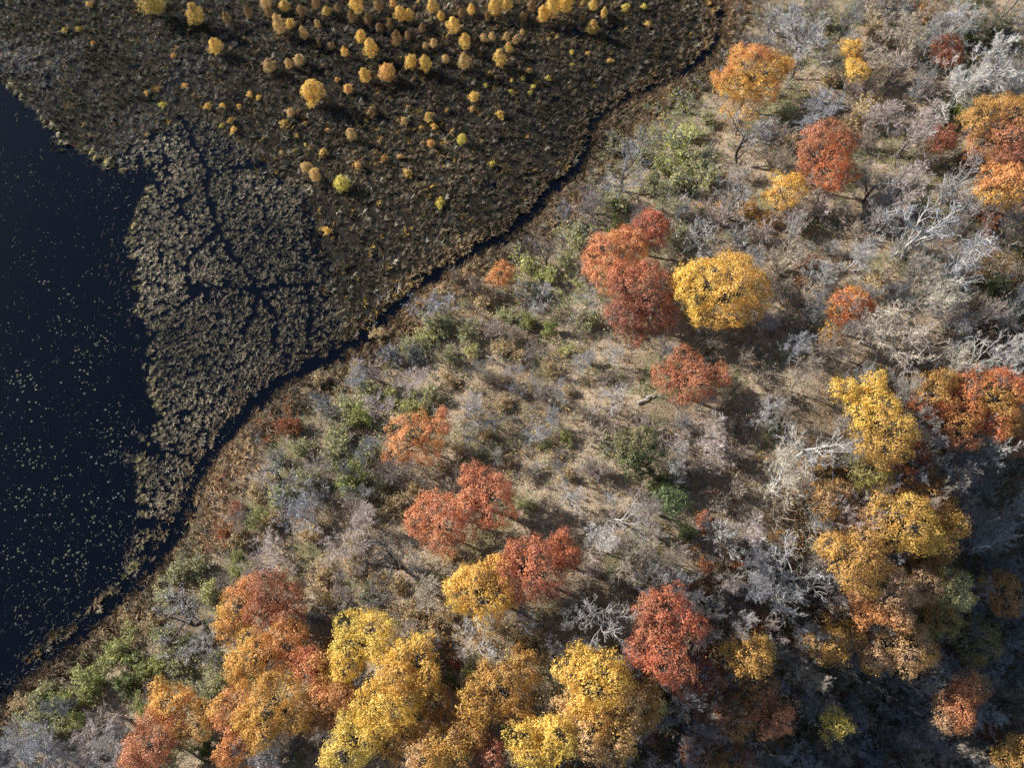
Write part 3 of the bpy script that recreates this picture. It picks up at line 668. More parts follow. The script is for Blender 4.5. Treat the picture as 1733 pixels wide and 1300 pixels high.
 ('oak_tree',[(1400,850,26),(1415,830,18)],11,BTAN,AMB,'tan gold crown right of the cream coloured bare tree',None,dict(gap=.35)),
 ('pine_tree',[(1080,760,34),(1085,790,24),(1065,775,20)],9,srgb(86,92,46),srgb(120,112,66),'dark green conifer on the open slope','dark green conifer',dict(gap=.15,leaf=.20)),
 ('pine_tree',[(1135,845,22),(1140,860,14)],13,srgb(98,112,62),srgb(84,96,54),'bright green evergreen right of the sprawling whitish dead tree','bright green evergreen',dict(leaf=.20)),
]
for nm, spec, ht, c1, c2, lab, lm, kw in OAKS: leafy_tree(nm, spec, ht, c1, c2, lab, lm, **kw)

# ------------------------------------------------------------------ shrubs
def shrub_geo(rng, n_stem, fine, leafn, leaf=.16):
    g = Geo(); one = np.ones(3)
    az = rng.uniform(0,2*pi,n_stem); inc = rng.uniform(.1,.95,n_stem)
    d = np.stack([np.sin(inc)*np.cos(az), np.sin(inc)*np.sin(az), np.cos(inc)],1)
    P0 = grow(rng, rng.normal(size=(n_stem,3))*np.array([.08,.08,0]), d, rng.uniform(1.0,1.6,n_stem), 5, .12, .06); L0=np.full(n_stem,1.4)
    tubes(g, P0, taper(np.full(n_stem,.028),5,.4), 3, one*.9, rng)
    P1, L1 = spawn(rng, P0, L0, 6, .25, 1, (.35,.95), (.35,.6), 4, .14, .08); ribbons(g, P1, taper(np.full(len(P1),.018),4,.5), one, rng)
    if fine:
        P2, L2 = spawn(rng, P1, L1, fine, .2, 1, (.35,.95), (.4,.7), 3, .12, .06); ribbons(g, P2, taper(np.full(len(P2),.0135),3,.5), one*1.1, rng)
    lg = None
    if leafn:
        lg = Geo(); Pt = P1.reshape(-1,3); i = rng.integers(len(Pt), size=leafn)
        C = Pt[i]+rng.normal(size=(leafn,3))*.11; N = norm(rng.normal(size=(leafn,3))*.6+np.array([0,0,.55])+norm(C)*.4)
        leaves(lg, C, N, rng.uniform(.6,1.25,leafn)*leaf, np.ones((leafn,3))*rng.uniform(.7,1.3,(leafn,1))*np.stack([rng.uniform(.85,1.2,leafn),np.ones(leafn),rng.uniform(.7,1.2,leafn)],1), rng)
    return g, lg
TWIGGY = [shrub_geo(np.random.default_rng(100+i), 16, 6, 0)[0] for i in range(5)]
TWIGGY_ME = [g.mesh('twiggy_shrub',[M_BARK]) for g in TWIGGY]
LEAFY = [shrub_geo(np.random.default_rng(120+i), 12, 4, 2200, .13) for i in range(4)]
LEAFY_ME = [(a.mesh('stems',[M_BARK]), b.mesh('foliage',[M_LEAF])) for a,b in LEAFY]
SPARSE = [shrub_geo(np.random.default_rng(140+i), 14, 6, 1150, .15) for i in range(4)]
SPARSE_ME = [(a.mesh('stems',[M_BARK]), b.mesh('foliage',[M_LEAF])) for a,b in SPARSE]
GREEN=srgb(142,147,86); DGREEN=srgb(98,106,62); YGREEN=srgb(182,182,110); SAGE=srgb(164,162,112); STRAW=srgb(192,168,124); RUSTL=srgb(160,92,48); GOLDL=srgb(190,140,56)
SEED = {  # kind: (mode, twig/stem colour, leaf colour, words)
 'green':('leafy',TAN,GREEN,'dense green leafy shrub'), 'dgreen':('leafy',DARK,DGREEN,'dark green leafy shrub'), 'ygreen':('sparse',GREY,YGREEN,'thin yellow green shrub'),
 'sage':('sparse',GREY,SAGE,'sage grey thinly leafed shrub'), 'grey':('twig',GREY,None,'grey leafless shrub'), 'blue':('twig',BLUE,None,'blue grey leafless shrub'),
 'tan':('twig',TAN,None,'tan leafless shrub'), 'pink':('twig',PINK,None,'pinkish leafless shrub'), 'pale':('twig',PALE,None,'whitish leafless shrub'),
 'rust':('sparse',TAN,RUSTL,'rust brown leafed shrub'), 'gold':('sparse',TAN,GOLDL,'golden brown leafed shrub'), 'straw':('sparse',TAN,STRAW,'straw coloured shrub'), 'brown':('twig',TAN*.8,None,'dark brown leafless shrub')}
SEEDS = [ # px, py, kind, radius in photo pixels (0: only colours its neighbourhood)
 (600,808,'green',38),(565,765,'sage',34),(612,708,'green',26),(575,735,'sage',25),(630,760,'sage',24),(440,880,'green',24),(400,915,'straw',22),(405,948,'green',18),(425,960,'sage',20),(395,970,'green',14),
 (160,1155,'green',36),(205,1108,'green',34),(240,1195,'green',24),(110,1190,'green',28),(240,1140,'green',22),(130,1225,'green',24),(215,1160,'dgreen',28),(70,1180,'sage',26),(60,1215,'sage',28),(360,1115,'ygreen',18),(375,1150,'sage',24),(345,1080,'dgreen',20),(30,1195,'straw',20),(300,970,'sage',26),(330,955,'sage',24),(280,1010,'sage',24),(350,1000,'ygreen',22),
 (1150,250,'ygreen',34),(1130,285,'ygreen',26),(1045,375,'green',18),(1085,260,'sage',22),(1170,225,'ygreen',22),(1200,200,'sage',20),(1040,340,'sage',26),(1105,310,'sage',26),(1150,310,'sage',28),(975,400,'sage',28),(960,370,'blue',24),(1000,350,'blue',26),(895,450,'ygreen',24),(930,465,'ygreen',24),(900,485,'sage',22),(960,445,'sage',26),(985,470,'ygreen',18),(1000,540,'sage',24),(890,545,'green',20),(860,530,'sage',22),(930,555,'green',18),(820,510,'straw',24),(770,470,'brown',20),(805,490,'brown',24),(790,560,'sage',24),(740,545,'sage',28),(760,600,'sage',20),(720,570,'ygreen',20),(690,585,'sage',24),(660,600,'blue',26),(640,560,'straw',16),(700,600,'blue',22),(850,590,'straw',20),(835,560,'pink',22),(800,590,'ygreen',18),(870,570,'tan',20),
 (700,690,'ygreen',24),(730,670,'sage',22),(660,670,'ygreen',22),(625,660,'sage',28),(590,690,'sage',26),(640,640,'pink',24),(560,700,'grey',24),(540,680,'blue',22),(510,760,'sage',24),(490,720,'rust',22),(470,780,'grey',24),(520,810,'sage',26),(545,840,'grey',26),(640,830,'sage',22),(665,850,'straw',22),(655,800,'grey',24),(600,860,'pink',24),(700,830,'straw',18),
 (760,640,'straw',18),(830,640,'tan',18),(880,600,'straw',16),(930,620,'straw',16),(960,590,'ygreen',16),(1000,610,'grey',18),(1030,635,'tan',16),(850,680,'straw',16),(880,660,'grey',16),(920,670,'pink',20),(960,660,'straw',16),(820,730,'straw',15),(860,780,'straw',16),(900,800,'tan',16),(940,770,'straw',18),(960,740,'green',16),(925,750,'green',14),(990,700,'tan',20),(1010,740,'tan',22),(1040,720,'tan',20),(1090,720,'pink',18),(1000,790,'pink',22),(960,800,'straw',18),(890,850,'sage',20),(910,790,'grey',18),(1030,800,'tan',20),(780,760,'straw',16),(750,790,'straw',16),(800,770,'tan',14),
 (1160,720,'pink',26),(1190,790,'pink',26),(1230,720,'tan',24),(1240,770,'pink',24),(1160,790,'tan',22),(1240,660,'tan',20),(1260,610,'brown',24),(1290,640,'brown',22),(1320,670,'brown',22),(1280,590,'brown',22),(1200,590,'brown',22),(1240,570,'brown',22),(1330,540,'tan',24),(1360,510,'tan',24),(1330,490,'tan',24),(1370,550,'brown',22),(1320,450,'tan',26),(1290,400,'pink',26),(1250,400,'grey',28),(1150,400,'sage',26),(1150,360,'grey',28),(1220,370,'pink',26),(1270,350,'gold',20),(1300,370,'gold',18),(1345,380,'pink',26),(1370,440,'rust',20),(1385,350,'pink',26),(1420,360,'tan',24),(1200,300,'sage',26),(1180,280,'sage',26),(1260,290,'tan',24),(1310,270,'tan',26),(1300,230,'grey',26),(1330,240,'straw',24),(1460,200,'straw',30),(1480,170,'straw',26),(1500,200,'pink',26),(1440,280,'sage',20),(1470,240,'tan',24),(1330,195,'sage',20),
 (1450,150,'pink',24),(1510,130,'pink',28),(1480,60,'straw',28),(1530,90,'tan',28),(1560,60,'sage',26),(1570,20,'gold',20),(1480,20,'tan',28),(1410,130,'straw',20),(1350,40,'sage',24),(1305,40,'grey',26),(1290,80,'grey',22),(1320,20,'ygreen',16),(1400,30,'sage',20),(1560,150,'pink',28),(1570,200,'pink',26),
 (1640,60,'dgreen',24),(1680,40,'dgreen',24),(1620,120,'dgreen',22),(1630,190,'green',26),(1600,180,'dgreen',24),(1660,185,'dgreen',22),(1590,220,'dgreen',18),(1700,160,'grey',24),(1640,270,'rust',18),(1560,270,'brown',24),(1540,340,'green',20),(1500,350,'grey',24),(1520,420,'pale',22),(1480,380,'pink',22),(1450,390,'brown',20),(1600,330,'grey',26),(1680,370,'rust',22),(1650,350,'blue',26),(1710,400,'brown',24),(1690,480,'dgreen',26),(1720,520,'dgreen',24),(1640,520,'brown',24),(1600,560,'brown',24),(1680,560,'gold',14),
 (1410,420,'pale',20),(1480,480,'straw',24),(1440,480,'tan',22),(1400,490,'brown',20),(1550,460,'grey',26),(1610,470,'blue',26),
 (1250,830,'tan',22),(1220,850,'brown',22),(1190,880,'rust',20),(1160,900,'dgreen',22),(1110,820,'dgreen',22),(1090,840,'brown',20),(1110,900,'brown',20),(1230,910,'pink',22),(1250,950,'rust',20),(1300,950,'gold',16),(1200,960,'rust',20),(1160,1000,'rust',20),(1120,960,'tan',20),(1080,960,'brown',22),(1060,990,'brown',22),(1220,1010,'pink',22),(1240,1000,'tan',20),(1290,1060,'rust',20),(1340,1080,'gold',22),(1380,1060,'gold',20),(1400,1000,'gold',18),(1200,1060,'rust',18),(1210,1100,'gold',16),(980,880,'tan',20),(940,860,'tan',20),(1050,920,'brown',22),(1000,960,'pink',20),(990,1000,'brown',20),(960,1030,'brown',22),(930,1060,'tan',22),(900,1080,'straw',22),(880,1100,'gold',20),(930,1110,'straw',20),(870,870,'brown',18),(900,880,'tan',18),
 (760,940,'straw',22),(700,960,'grey',22),(670,990,'straw',22),(620,1010,'sage',22),(560,1010,'straw',24),(530,1050,'grey',22),(540,980,'straw',26),(600,960,'straw',24),(580,1040,'sage',22),(530,900,'straw',24),(600,910,'straw',22),(640,980,'straw',22),(700,1040,'straw',24),(730,1060,'straw',22),(760,1040,'straw',20),(740,1085,'gold',18),(770,1120,'rust',18),(760,1160,'dgreen',18),(800,1140,'ygreen',22),(770,1200,'brown',22),(560,1090,'rust',18),(350,1180,'sage',20),(340,1270,'dgreen',20),(360,1250,'dgreen',16),(500,1260,'grey',22),(540,1250,'tan',24),(480,1280,'tan',24),(540,1290,'brown',22),(160,1280,'grey',24),(110,1270,'grey',26),(90,1240,'sage',26),(210,1220,'pink',24),(20,1285,'blue',24),(250,1060,'straw',20),(215,1050,'straw',16),(280,1080,'sage',28),(300,1130,'sage',26),(270,1120,'green',24),(310,1090,'dgreen',22),(400,860,'rust',18),(430,830,'straw',18),(380,905,'rust',18),(540,640,'straw',18),(600,620,'straw',16),(470,840,'sage',26),(455,880,'straw',20),
 (1400,830,'gold',22),(1410,870,'rust',20),(1380,900,'straw',24),(1400,780,'gold',18),(1580,960,'rust',22),(1540,960,'gold',22),(1640,830,'blue',24),(1620,780,'brown',24),(1660,880,'blue',24),(1670,970,'blue',24),(1440,1120,'pink',24),(1420,1150,'tan',22),(1400,1100,'gold',20),(1590,1060,'gold',22),(1600,1110,'rust',20),(1680,1040,'dgreen',24),(1700,1080,'brown',24),(1700,1200,'brown',24),(1680,1240,'rust',20),(1540,1220,'blue',26),(1500,1190,'brown',26),(1440,1190,'blue',26),(1380,1200,'dgreen',22),(1480,1280,'blue',26),(1640,1280,'brown',24),(1360,1260,'dgreen',22),(1270,1180,'rust',22),(1280,1260,'rust',20),(1120,1200,'dgreen',22),(1100,1250,'rust',22),(1130,1230,'brown',22),(1340,1190,'brown',24),
]
def build_shrubs():
    rng = np.random.default_rng(5)
    for px, py, kind, r in SEEDS:
        mode, sc, lc, words = SEED[kind]
        x, y, z = [float(v) for v in place(px, py, 1.4)]
        R = 1.2*r/pxm(x,y,z+1.4); s = (R/1.35, R/1.35, R/1.35*(rng.uniform(1.2,1.9) if mode=='twig' else rng.uniform(.95,1.3))); rz = rng.uniform(0,2*pi)
        sc = sc*rng.uniform(.8,1.15)
        if mode == 'twig':
            o = ob('bare_shrub', TWIGGY_ME[rng.integers(5)], None, sc, (x,y,z-.05), rz, s)
        else:
            L = LEAFY_ME if mode=='leafy' else SPARSE_ME; a, b = L[rng.integers(4)]
            o = ob('leafy_shrub', None, None, None, (x,y,z-.05), rz, s); o.empty_display_size=.2
            ob('stems', a, o, sc); ob('foliage', b, o, lc*rng.uniform(.85,1.1))
        tag(o, None, 'shrub', 'shrubs in the wood'); AUTO.append((o, words, px, py))
build_shrubs()

def build_undergrowth():
    """saplings, dry forbs and fallen leaves that nobody could count"""
    rng = np.random.default_rng(9)
    sx = np.array([s[0] for s in SEEDS]); sy = np.array([s[1] for s in SEEDS])
    def spots(n, umin):
        x = rng.uniform(-88,88,n); y = rng.uniform(-16,102,n); z = gz(x,y); u = lookup(GU,x,y)
        p, q = proj(x,y,z+.5); k = (u>umin)&(p>-90)&(p<W+90)&(q>-70)&(q<H+90); return x[k],y[k],z[k],p[k],q[k],u[k]
    # saplings
    x,y,z,p,q,u = spots(10000, 2.0); nn = np.argmin((p[:,None]-sx+rng.normal(size=(len(p),1))*25)**2+(q[:,None]-sy+rng.normal(size=(len(p),1))*25)**2, axis=1)
    def sapling(r):
        g = Geo(); n = 7; az = r.uniform(0,6.28,n); inc = r.uniform(.1,1.0,n)
        P0 = grow(r, r.normal(size=(n,3))*np.array([.1,.1,0]), np.stack([np.sin(inc)*np.cos(az),np.sin(inc)*np.sin(az),np.cos(inc)],1), r.uniform(.9,1.6,n), 3, .12, .06)
        ribbons(g, P0, taper(np.full(n,.026),3,.4), np.ones(3)*.9, r); P1,_ = spawn(r, P0, np.full(n,1.4), 8, .2, 1, (.35,.95), (.35,.6), 2, .14, .08); ribbons(g, P1, taper(np.full(len(P1),.018),2,.4), np.ones(3)*1.05, r)
        return g
    small = [sapling(np.random.default_rng(160+i)) for i in range(4)]
    smleaf = [shrub_geo(np.random.default_rng(170+i), 4, 0, 46, .2) for i in range(4)]
    g = Geo(); gl = Geo(); sel = rng.integers(4, size=len(x)); kinds = np.array([SEEDS[i][2] for i in nn])
    size = rng.uniform(.4,1.15,len(x)); rot = rng.uniform(0,2*pi,len(x))
    for kd in SEED:
        for v in range(4):
            k = (kinds==kd)&(sel==v)
            if not k.any(): continue
            mode, sc, lc, _ = SEED[kd]; pos = np.stack([x[k],y[k],z[k]],1); n = k.sum()
            scatter_copies(g, small[v], pos, rot[k], size[k], np.broadcast_to(sc,(n,3))*rng.uniform(.7,1.2,(n,1)))
            if lc is not None: scatter_copies(gl, smleaf[v][1], pos, rot[k], size[k], np.broadcast_to(lc,(n,3))*rng.uniform(.7,1.15,(n,1)))
    tag(ob('sapling_undergrowth', g.mesh('sapling_undergrowth',[M_BARK]), color=np.ones(3)), 'fine leafless saplings and brush covering the wooded slope', 'undergrowth', kind='stuff')
    tag(ob('leafy_undergrowth', gl.mesh('leafy_undergrowth',[M_LEAF]), color=np.ones(3)), 'small leafy green and brown plants covering the wooded slope', 'undergrowth', kind='stuff')
    # waist-high brown ferns added to darken the hollow behind the ridge, plus brush
    x,y,z,p,q,u = spots(26000, 46); n = len(x); g = Geo(); gt = Geo(); sel = rng.integers(4, size=n)
    pal = np.array([srgb(128,92,58),srgb(110,84,52),srgb(104,98,58),srgb(150,104,58),srgb(92,76,54)])
    for v in range(4):
        k = sel==v; m = k.sum(); pos = np.stack([x[k],y[k],z[k]],1); sz = rng.uniform(.7,1.3,m)
        scatter_copies(g, smleaf[v][1], pos, rng.uniform(0,6.28,m), sz, pal[rng.integers(5,size=m)]*rng.uniform(.7,1.2,(m,1)))
        h = np.arange(m)%3==0; scatter_copies(gt, small[v], pos[h], rng.uniform(0,6.28,h.sum()), sz[h]*1.5, np.broadcast_to(TAN,(h.sum(),3))*rng.uniform(.6,1.0,(h.sum(),1)))
    tag(ob('added_bracken', g.mesh('added_bracken',[M_LEAF]), color=np.ones(3)), 'added brown fern cover darkening the shaded hollow at lower right', 'added_bracken', kind='stuff')
    tag(ob('brushwood', gt.mesh('brushwood',[M_BARK]), color=np.ones(3)), 'thin leafless brushwood in the shaded hollow at lower right', 'brushwood', kind='stuff')
    # dry grass
    x,y,z,p,q,u = spots(16000, 1.5); nn = np.argmin((p[:,None]-sx)**2+(q[:,None]-sy)**2, axis=1)
    gc = {'green':GREEN,'dgreen':DGREEN,'ygreen':YGREEN,'sage':SAGE}
    base = np.array([gc.get(SEEDS[i][2], STRAW if (i%3) else srgb(150,128,84)) for i in nn])
    cl = tussock_geo(np.random.default_rng(3), 7, .55, .05, .75); g = Geo()
    scatter_copies(g, cl, np.stack([x,y,z-.03],1), rng.uniform(0,2*pi,len(x)), rng.uniform(.5,1.2,len(x)), (.55*base+.45*STRAW)*rng.uniform(.5,1.0,(len(x),1)))
    tag(ob('dry_grass', g.mesh('dry_grass',[M_REED]), color=np.ones(3)), 'straw and olive dry grass on the wooded slope', 'grass', kind='stuff')
    # leaf litter
    x,y,z,p,q,u = spots(110000, 3); n=len(x)
    pal = np.array([srgb(150,112,74),srgb(176,140,100),srgb(128,88,54),srgb(186,130,60),srgb(160,92,48),srgb(104,80,56)])
    f = fbm(x*.12,y*.12,21); ci = np.clip((f*9+rng.normal(size=n)*1.3-1.5).astype(int),0,5)
    g = Geo(); leaves(g, np.stack([x,y,z+.06],1), norm(rng.normal(size=(n,3))*.35+np.array([0,0,1.])), rng.uniform(.12,.26,n), pal[ci]*rng.uniform(.7,1.15,(n,1)), rng)
    tag(ob('leaf_litter', g.mesh('leaf_litter',[M_LEAF]), color=np.ones(3)), 'fallen brown leaves strewn over the wooded slope', 'leaves', kind='stuff')

# ------------------------------------------------------------------ reeds of the marsh
def tussock_geo(rng, n, ln, wd, droop=1.0, lodge=None):
    """arching blades around a common foot"""
    az = rng.uniform(0,2*pi,n) if lodge is None else rng.normal(size=n)*lodge; inc = rng.uniform(.1,.6,n); L = ln*rng.uniform(.65,1.2,n)
    h = np.stack([np.cos(az),np.sin(az),0*az],1); up = np.array([0,0,1.])
    p0 = h*rng.uniform(0,.18,(n,1))*ln
    p1 = p0+(h*np.sin(inc)[:,None]+up*np.cos(inc)[:,None])*(L*.6)[:,None]
    i2 = inc+rng.uniform(.5,1.3,n)*droop
    p2 = p1+(h*np.sin(i2)[:,None]+up*np.cos(i2)[:,None])*(L*.55)[:,None]
    s = np.cross(h, up)*wd*.5*rng.uniform(.7,1.3,(n,1))
    V = np.stack([p0-s*.8,p0+s*.8,p1+s,p1-s,p2],1).reshape(-1,3); b = np.arange(n)*5
    g = Geo(); c = np.ones((n,3))*rng.uniform(.7,1.3,(n,1))
    g.add(V, T=np.stack([b+3,b+2,b+4],1), tc=c*1.1, Q=np.stack([b,b+1,b+2,b+3],1), qc=c)
    return g
def build_marsh():
    rng = np.random.default_rng(17)
    sp = .35
    X, Y = np.meshgrid(np.arange(-99,70,sp), np.arange(-12,116,sp)); x = X.ravel(); y = Y.ravel()
    x = x+rng.uniform(-.5,.5,len(x))*sp; y = y+rng.uniform(-.5,.5,len(y))*sp
    p, q = proj(x,y,0*x+.4); k = (p>-90)&(p<W+40)&(q>-70)&(q<H+40); x,y,p,q = x[k],y[k],p[k],q[k]
    u = shore_u(x,y); lake = inside(x+(fbm(x*.45,y*.45,83)-.5)*5,y+(fbm(x*.45,y*.45,84)-.5)*5,LAKE); dl = seg_dist(x,y,LAKE); dc = seg_dist(x,y,CREEK); cell = inside(x+(fbm(x*.3,y*.3,71)-.5)*7,y+(fbm(x*.3,y*.3,72)-.5)*7,CELL)
    strip = inside(p,q,[(232,730),(345,775),(322,880),(262,985),(185,1045),(70,1135),(-90,1240),(-90,1195),(0,1140),(120,1048),(195,985),(228,900)]); fringe = lake&strip&(fbm(x*.5,y*.5,81)>.27); k = (cell|(rng.uniform(size=len(x))<.46))&(u<7.0)&(~lake|fringe); x,y,p,q,u,dl,dc,cell = [a[k] for a in (x,y,p,q,u,dl,dc,cell)]
    cw = .75+.5*fbm(x*.25,y*.25,8)
    rg = np.where(u>0,.1,.25)+1.25*fbm(x*.9,y*.9,61)
    keep = dc > np.where(p>985, .5, .82)*cw*rg*1.05
    ch = chan_dist(x,y); keep &= ~((ch < .13+.42*fbm(x*.6,y*.6,3)) & (u<0))
    f1,f2 = worley(x*.42+.25*fbm(x*.5,y*.5,1), y*.42+.25*fbm(x*.5,y*.5,2), 3.0); edge = f2-f1
    wx = x+(fbm(x*1.1,y*1.1,86)-.5)*1.0; wy = y+(fbm(x*1.1,y*1.1,87)-.5)*1.0; g1,g2 = worley(wx*.62, wy*.62, 5.0); e2 = g2-g1
    keep &= ~(cell & ((edge<.05)|(e2<.07)))
    keep &= ~((~cell)&(u<0)&(e2<.06))
    keep &= ~((u>0)&(rng.uniform(size=len(x)) < ss(3.2,7,u)))
    lakeend = (q>720)&(p<420)&(u<2); keep &= ~(lakeend & (fbm(x*.35,y*.35,31)<.27))
    x,y,p,q,u,dl,dc,cell,edge = [a[keep] for a in (x,y,p,q,u,dl,dc,cell,edge)]
    z = np.maximum(terrain(x,y), -.12); n = len(x)
    tan = srgb(158,143,117); dark = srgb(82,72,56); olive = srgb(84,80,56); russ = srgb(140,114,82); ywl=srgb(176,140,66); ashy=srgb(150,142,132)
    f = fbm(x*.16,y*.16,41); f3 = fbm(x*.05,y*.05,44)
    t = ss(.42,.62,f)[:,None]
    col = dark*(1-t)+srgb(112,96,72)*t
    tl = ss(520,200,p)[:,None]*(q<330)[:,None]; col = col*(1-tl)+(olive*(1-t)+ashy*.8*t)*tl
    col = np.where(cell[:,None], tan*(.75+.5*f[:,None]), col)
    nb = (ss(4.5,.6,dc)*(u<0))[:,None]; col = col*(1-.7*nb)+russ*.7*nb
    col = np.where((u>0)[:,None], (russ*t+srgb(112,92,66)*(1-t))*(.8+.4*f[:,None]), col)
    yy = (rng.uniform(size=n)<.05)&(~cell)&(u<0); col[yy]=ywl
    pp = (rng.uniform(size=n)<.06)&(u<0); col[pp]=srgb(172,162,142)
    col = col*rng.uniform(.65,1.2,(n,1))*(.50+.78*ss(.36,.64,.6*f3+.4*fbm(x*.11,y*.11,47)))[:,None]
    hgt = np.where(cell, .40, .66)*rng.uniform(.55,1.55,n)*np.where((u>0)&(u<4),1.25,np.where(dc<2.0,1.0,1)); 
    order = np.argsort(np.where((q>0)&(q<H)&(p>0)&(u<-.5), dl, 99)); solo = np.zeros(n,bool); solo[order[:300]] = True
    g = Geo(); sel = rng.integers(6,size=n); rot = rng.uniform(0,2*pi,n)
    bases = [tussock_geo(np.random.default_rng(200+i), 14, 1.0, .08, 1.1, 1.2) for i in range(6)]
    fine = [tussock_geo(np.random.default_rng(210+i), 12, 1.0, .055, .8, 1.1) for i in range(6)]
    for v in range(6):
        for grp, bs in ((cell|(dc<3)|(u>0), bases),(~(cell|(dc<3)|(u>0)), fine)):
            k = (sel==v)&~solo&grp
            scatter_copies(g, bs[v], np.stack([x[k],y[k],z[k]-.05],1), rot[k], hgt[k], col[k])
    tag(ob('reed_bed', g.mesh('reed_bed',[M_REED]), color=np.ones(3)), 'matted brown and tan reeds and sedges covering the marsh', 'reeds', kind='stuff')
    big = [tussock_geo(np.random.default_rng(220+i), 26, 1.0, .066, 1.1, .9).mesh('sedge_tussock',[M_REED]) for i in range(6)]
    for i in np.where(solo)[0]:
        o = ob('sedge_tussock', big[sel[i]], None, srgb(136,124,94)*rng.uniform(.65,1.15) if rng.uniform()<.88 else srgb(158,146,92), (x[i],y[i],z[i]-.05), rot[i], hgt[i]*1.08)
        tag(o, 'pale sedge tussock at the lake edge of the marsh', 'tussock', 'sedge tussocks along the lake edge')
    # low dark brush between the birches and the yellow seedlings
    m = 5200; bx = rng.uniform(-95,60,m); by = rng.uniform(30,110,m); bp,bq = proj(bx,by,0*bx+.4)
    k = (shore_u(bx,by)<-4)&~inside(bx,by,LAKE)&~inside(bx,by,CELL)&(bp>-30)&(bp<W)&(bq>-30)&(rng.uniform(size=m)<ss(520,240,bq)); bx,by,bp,bq=bx[k],by[k],bp[k],bq[k]; m=len(bx)
    g = Geo(); lf = [shrub_geo(np.random.default_rng(230+i), 4, 0, 46, .17)[1] for i in range(4)]; sel = rng.integers(4,size=m)
    pal = np.array([srgb(84,72,46),srgb(104,88,50),srgb(72,66,44),srgb(120,88,54),srgb(150,118,48),srgb(120,116,104)]); ci = rng.choice(6,size=m,p=[.28,.22,.2,.14,.08,.08])
    for v in range(4):
        k = sel==v; scatter_copies(g, lf[v], np.stack([bx[k],by[k],0*bx[k]+.05],1), rng.uniform(0,6.28,k.sum()), rng.uniform(.45,.85,k.sum()), pal[ci[k]]*rng.uniform(.55,.95,(k.sum(),1)))
    tag(ob('marsh_brush', g.mesh('marsh_brush',[M_LEAF]), color=np.ones(3)), 'low dark leathery brush covering the upper marsh', 'brush', kind='stuff')
build_marsh()
build_undergrowth()

# ------------------------------------------------------------------ golden birches on the marsh
def birch_geo(rng, shape):
    """crown of unit radius 1, trunk foot at z=0. tall: spindle, round: globe"""
    g = Geo(); t = Geo(); hh = {'tall':3.3,'round':2.3,'tuft':1.7}[shape]
    n = {'tall':1700,'round':2600,'tuft':620}[shape]
    zz = rng.beta(1.5,1.6,n); prof = {'tall':np.sin(np.clip(zz,0,1)**.72*pi)**.7*(1.08-.22*zz),'round':np.sqrt(np.maximum(0,1-(2*zz-1)**2)),'tuft':np.sin(zz*pi)**.7}[shape]
    az = rng.uniform(0,2*pi,n); rag = (.45+.95*vnoise(az*1.9+3, zz*6, rng.uniform(0,40))) if shape!='tuft' else (.15+1.5*vnoise(az*2.4+3, zz*3, rng.uniform(0,40)))
    rr = prof*rag*np.sqrt(rng.uniform(.25,1.1,n)); z0 = hh*.16
    C = np.stack([rr*np.cos(az), rr*np.sin(az), z0+zz*(hh-z0)],1); N = norm(np.stack([np.cos(az)*.7,np.sin(az)*.7,zz-.2],1)+rng.normal(size=(n,3))*.55)
    leaves(g, C, N, rng.uniform(.12,.24,n)*{'tall':.85,'round':.68,'tuft':1.3}[shape], np.ones((n,3))*rng.uniform(.65,1.25,(n,1)), rng)
    P = np.stack([[0,0,-.1],[rng.normal()*.03,rng.normal()*.03,hh*.5],[rng.normal()*.05,0,hh*.97]])[None]
    tubes(t, P, np.array([[.06,.04,.01]]), 5, np.ones(3)); 
    B,_ = spawn(rng, P, np.array([hh]), 26, .15,.95,(.5,1.1),(.2,.36),4,.1,.08); tubes(t, B, taper(np.full(26,.018),4,.3), 3, np.ones(3))
    return t.mesh('trunk',[M_BARK]), g.mesh('crown',[M_LEAF]), hh
BIRCH = {s:[birch_geo(np.random.default_rng(300+i+hash_s), s) for i in range(4)] for hash_s, s in ((0,'tall'),(10,'round'),(20,'tuft'))}
BG=srgb(216,178,66); BT=srgb(198,164,92); BY=srgb(204,186,56); BD=srgb(150,116,60); BO=srgb(210,162,70)
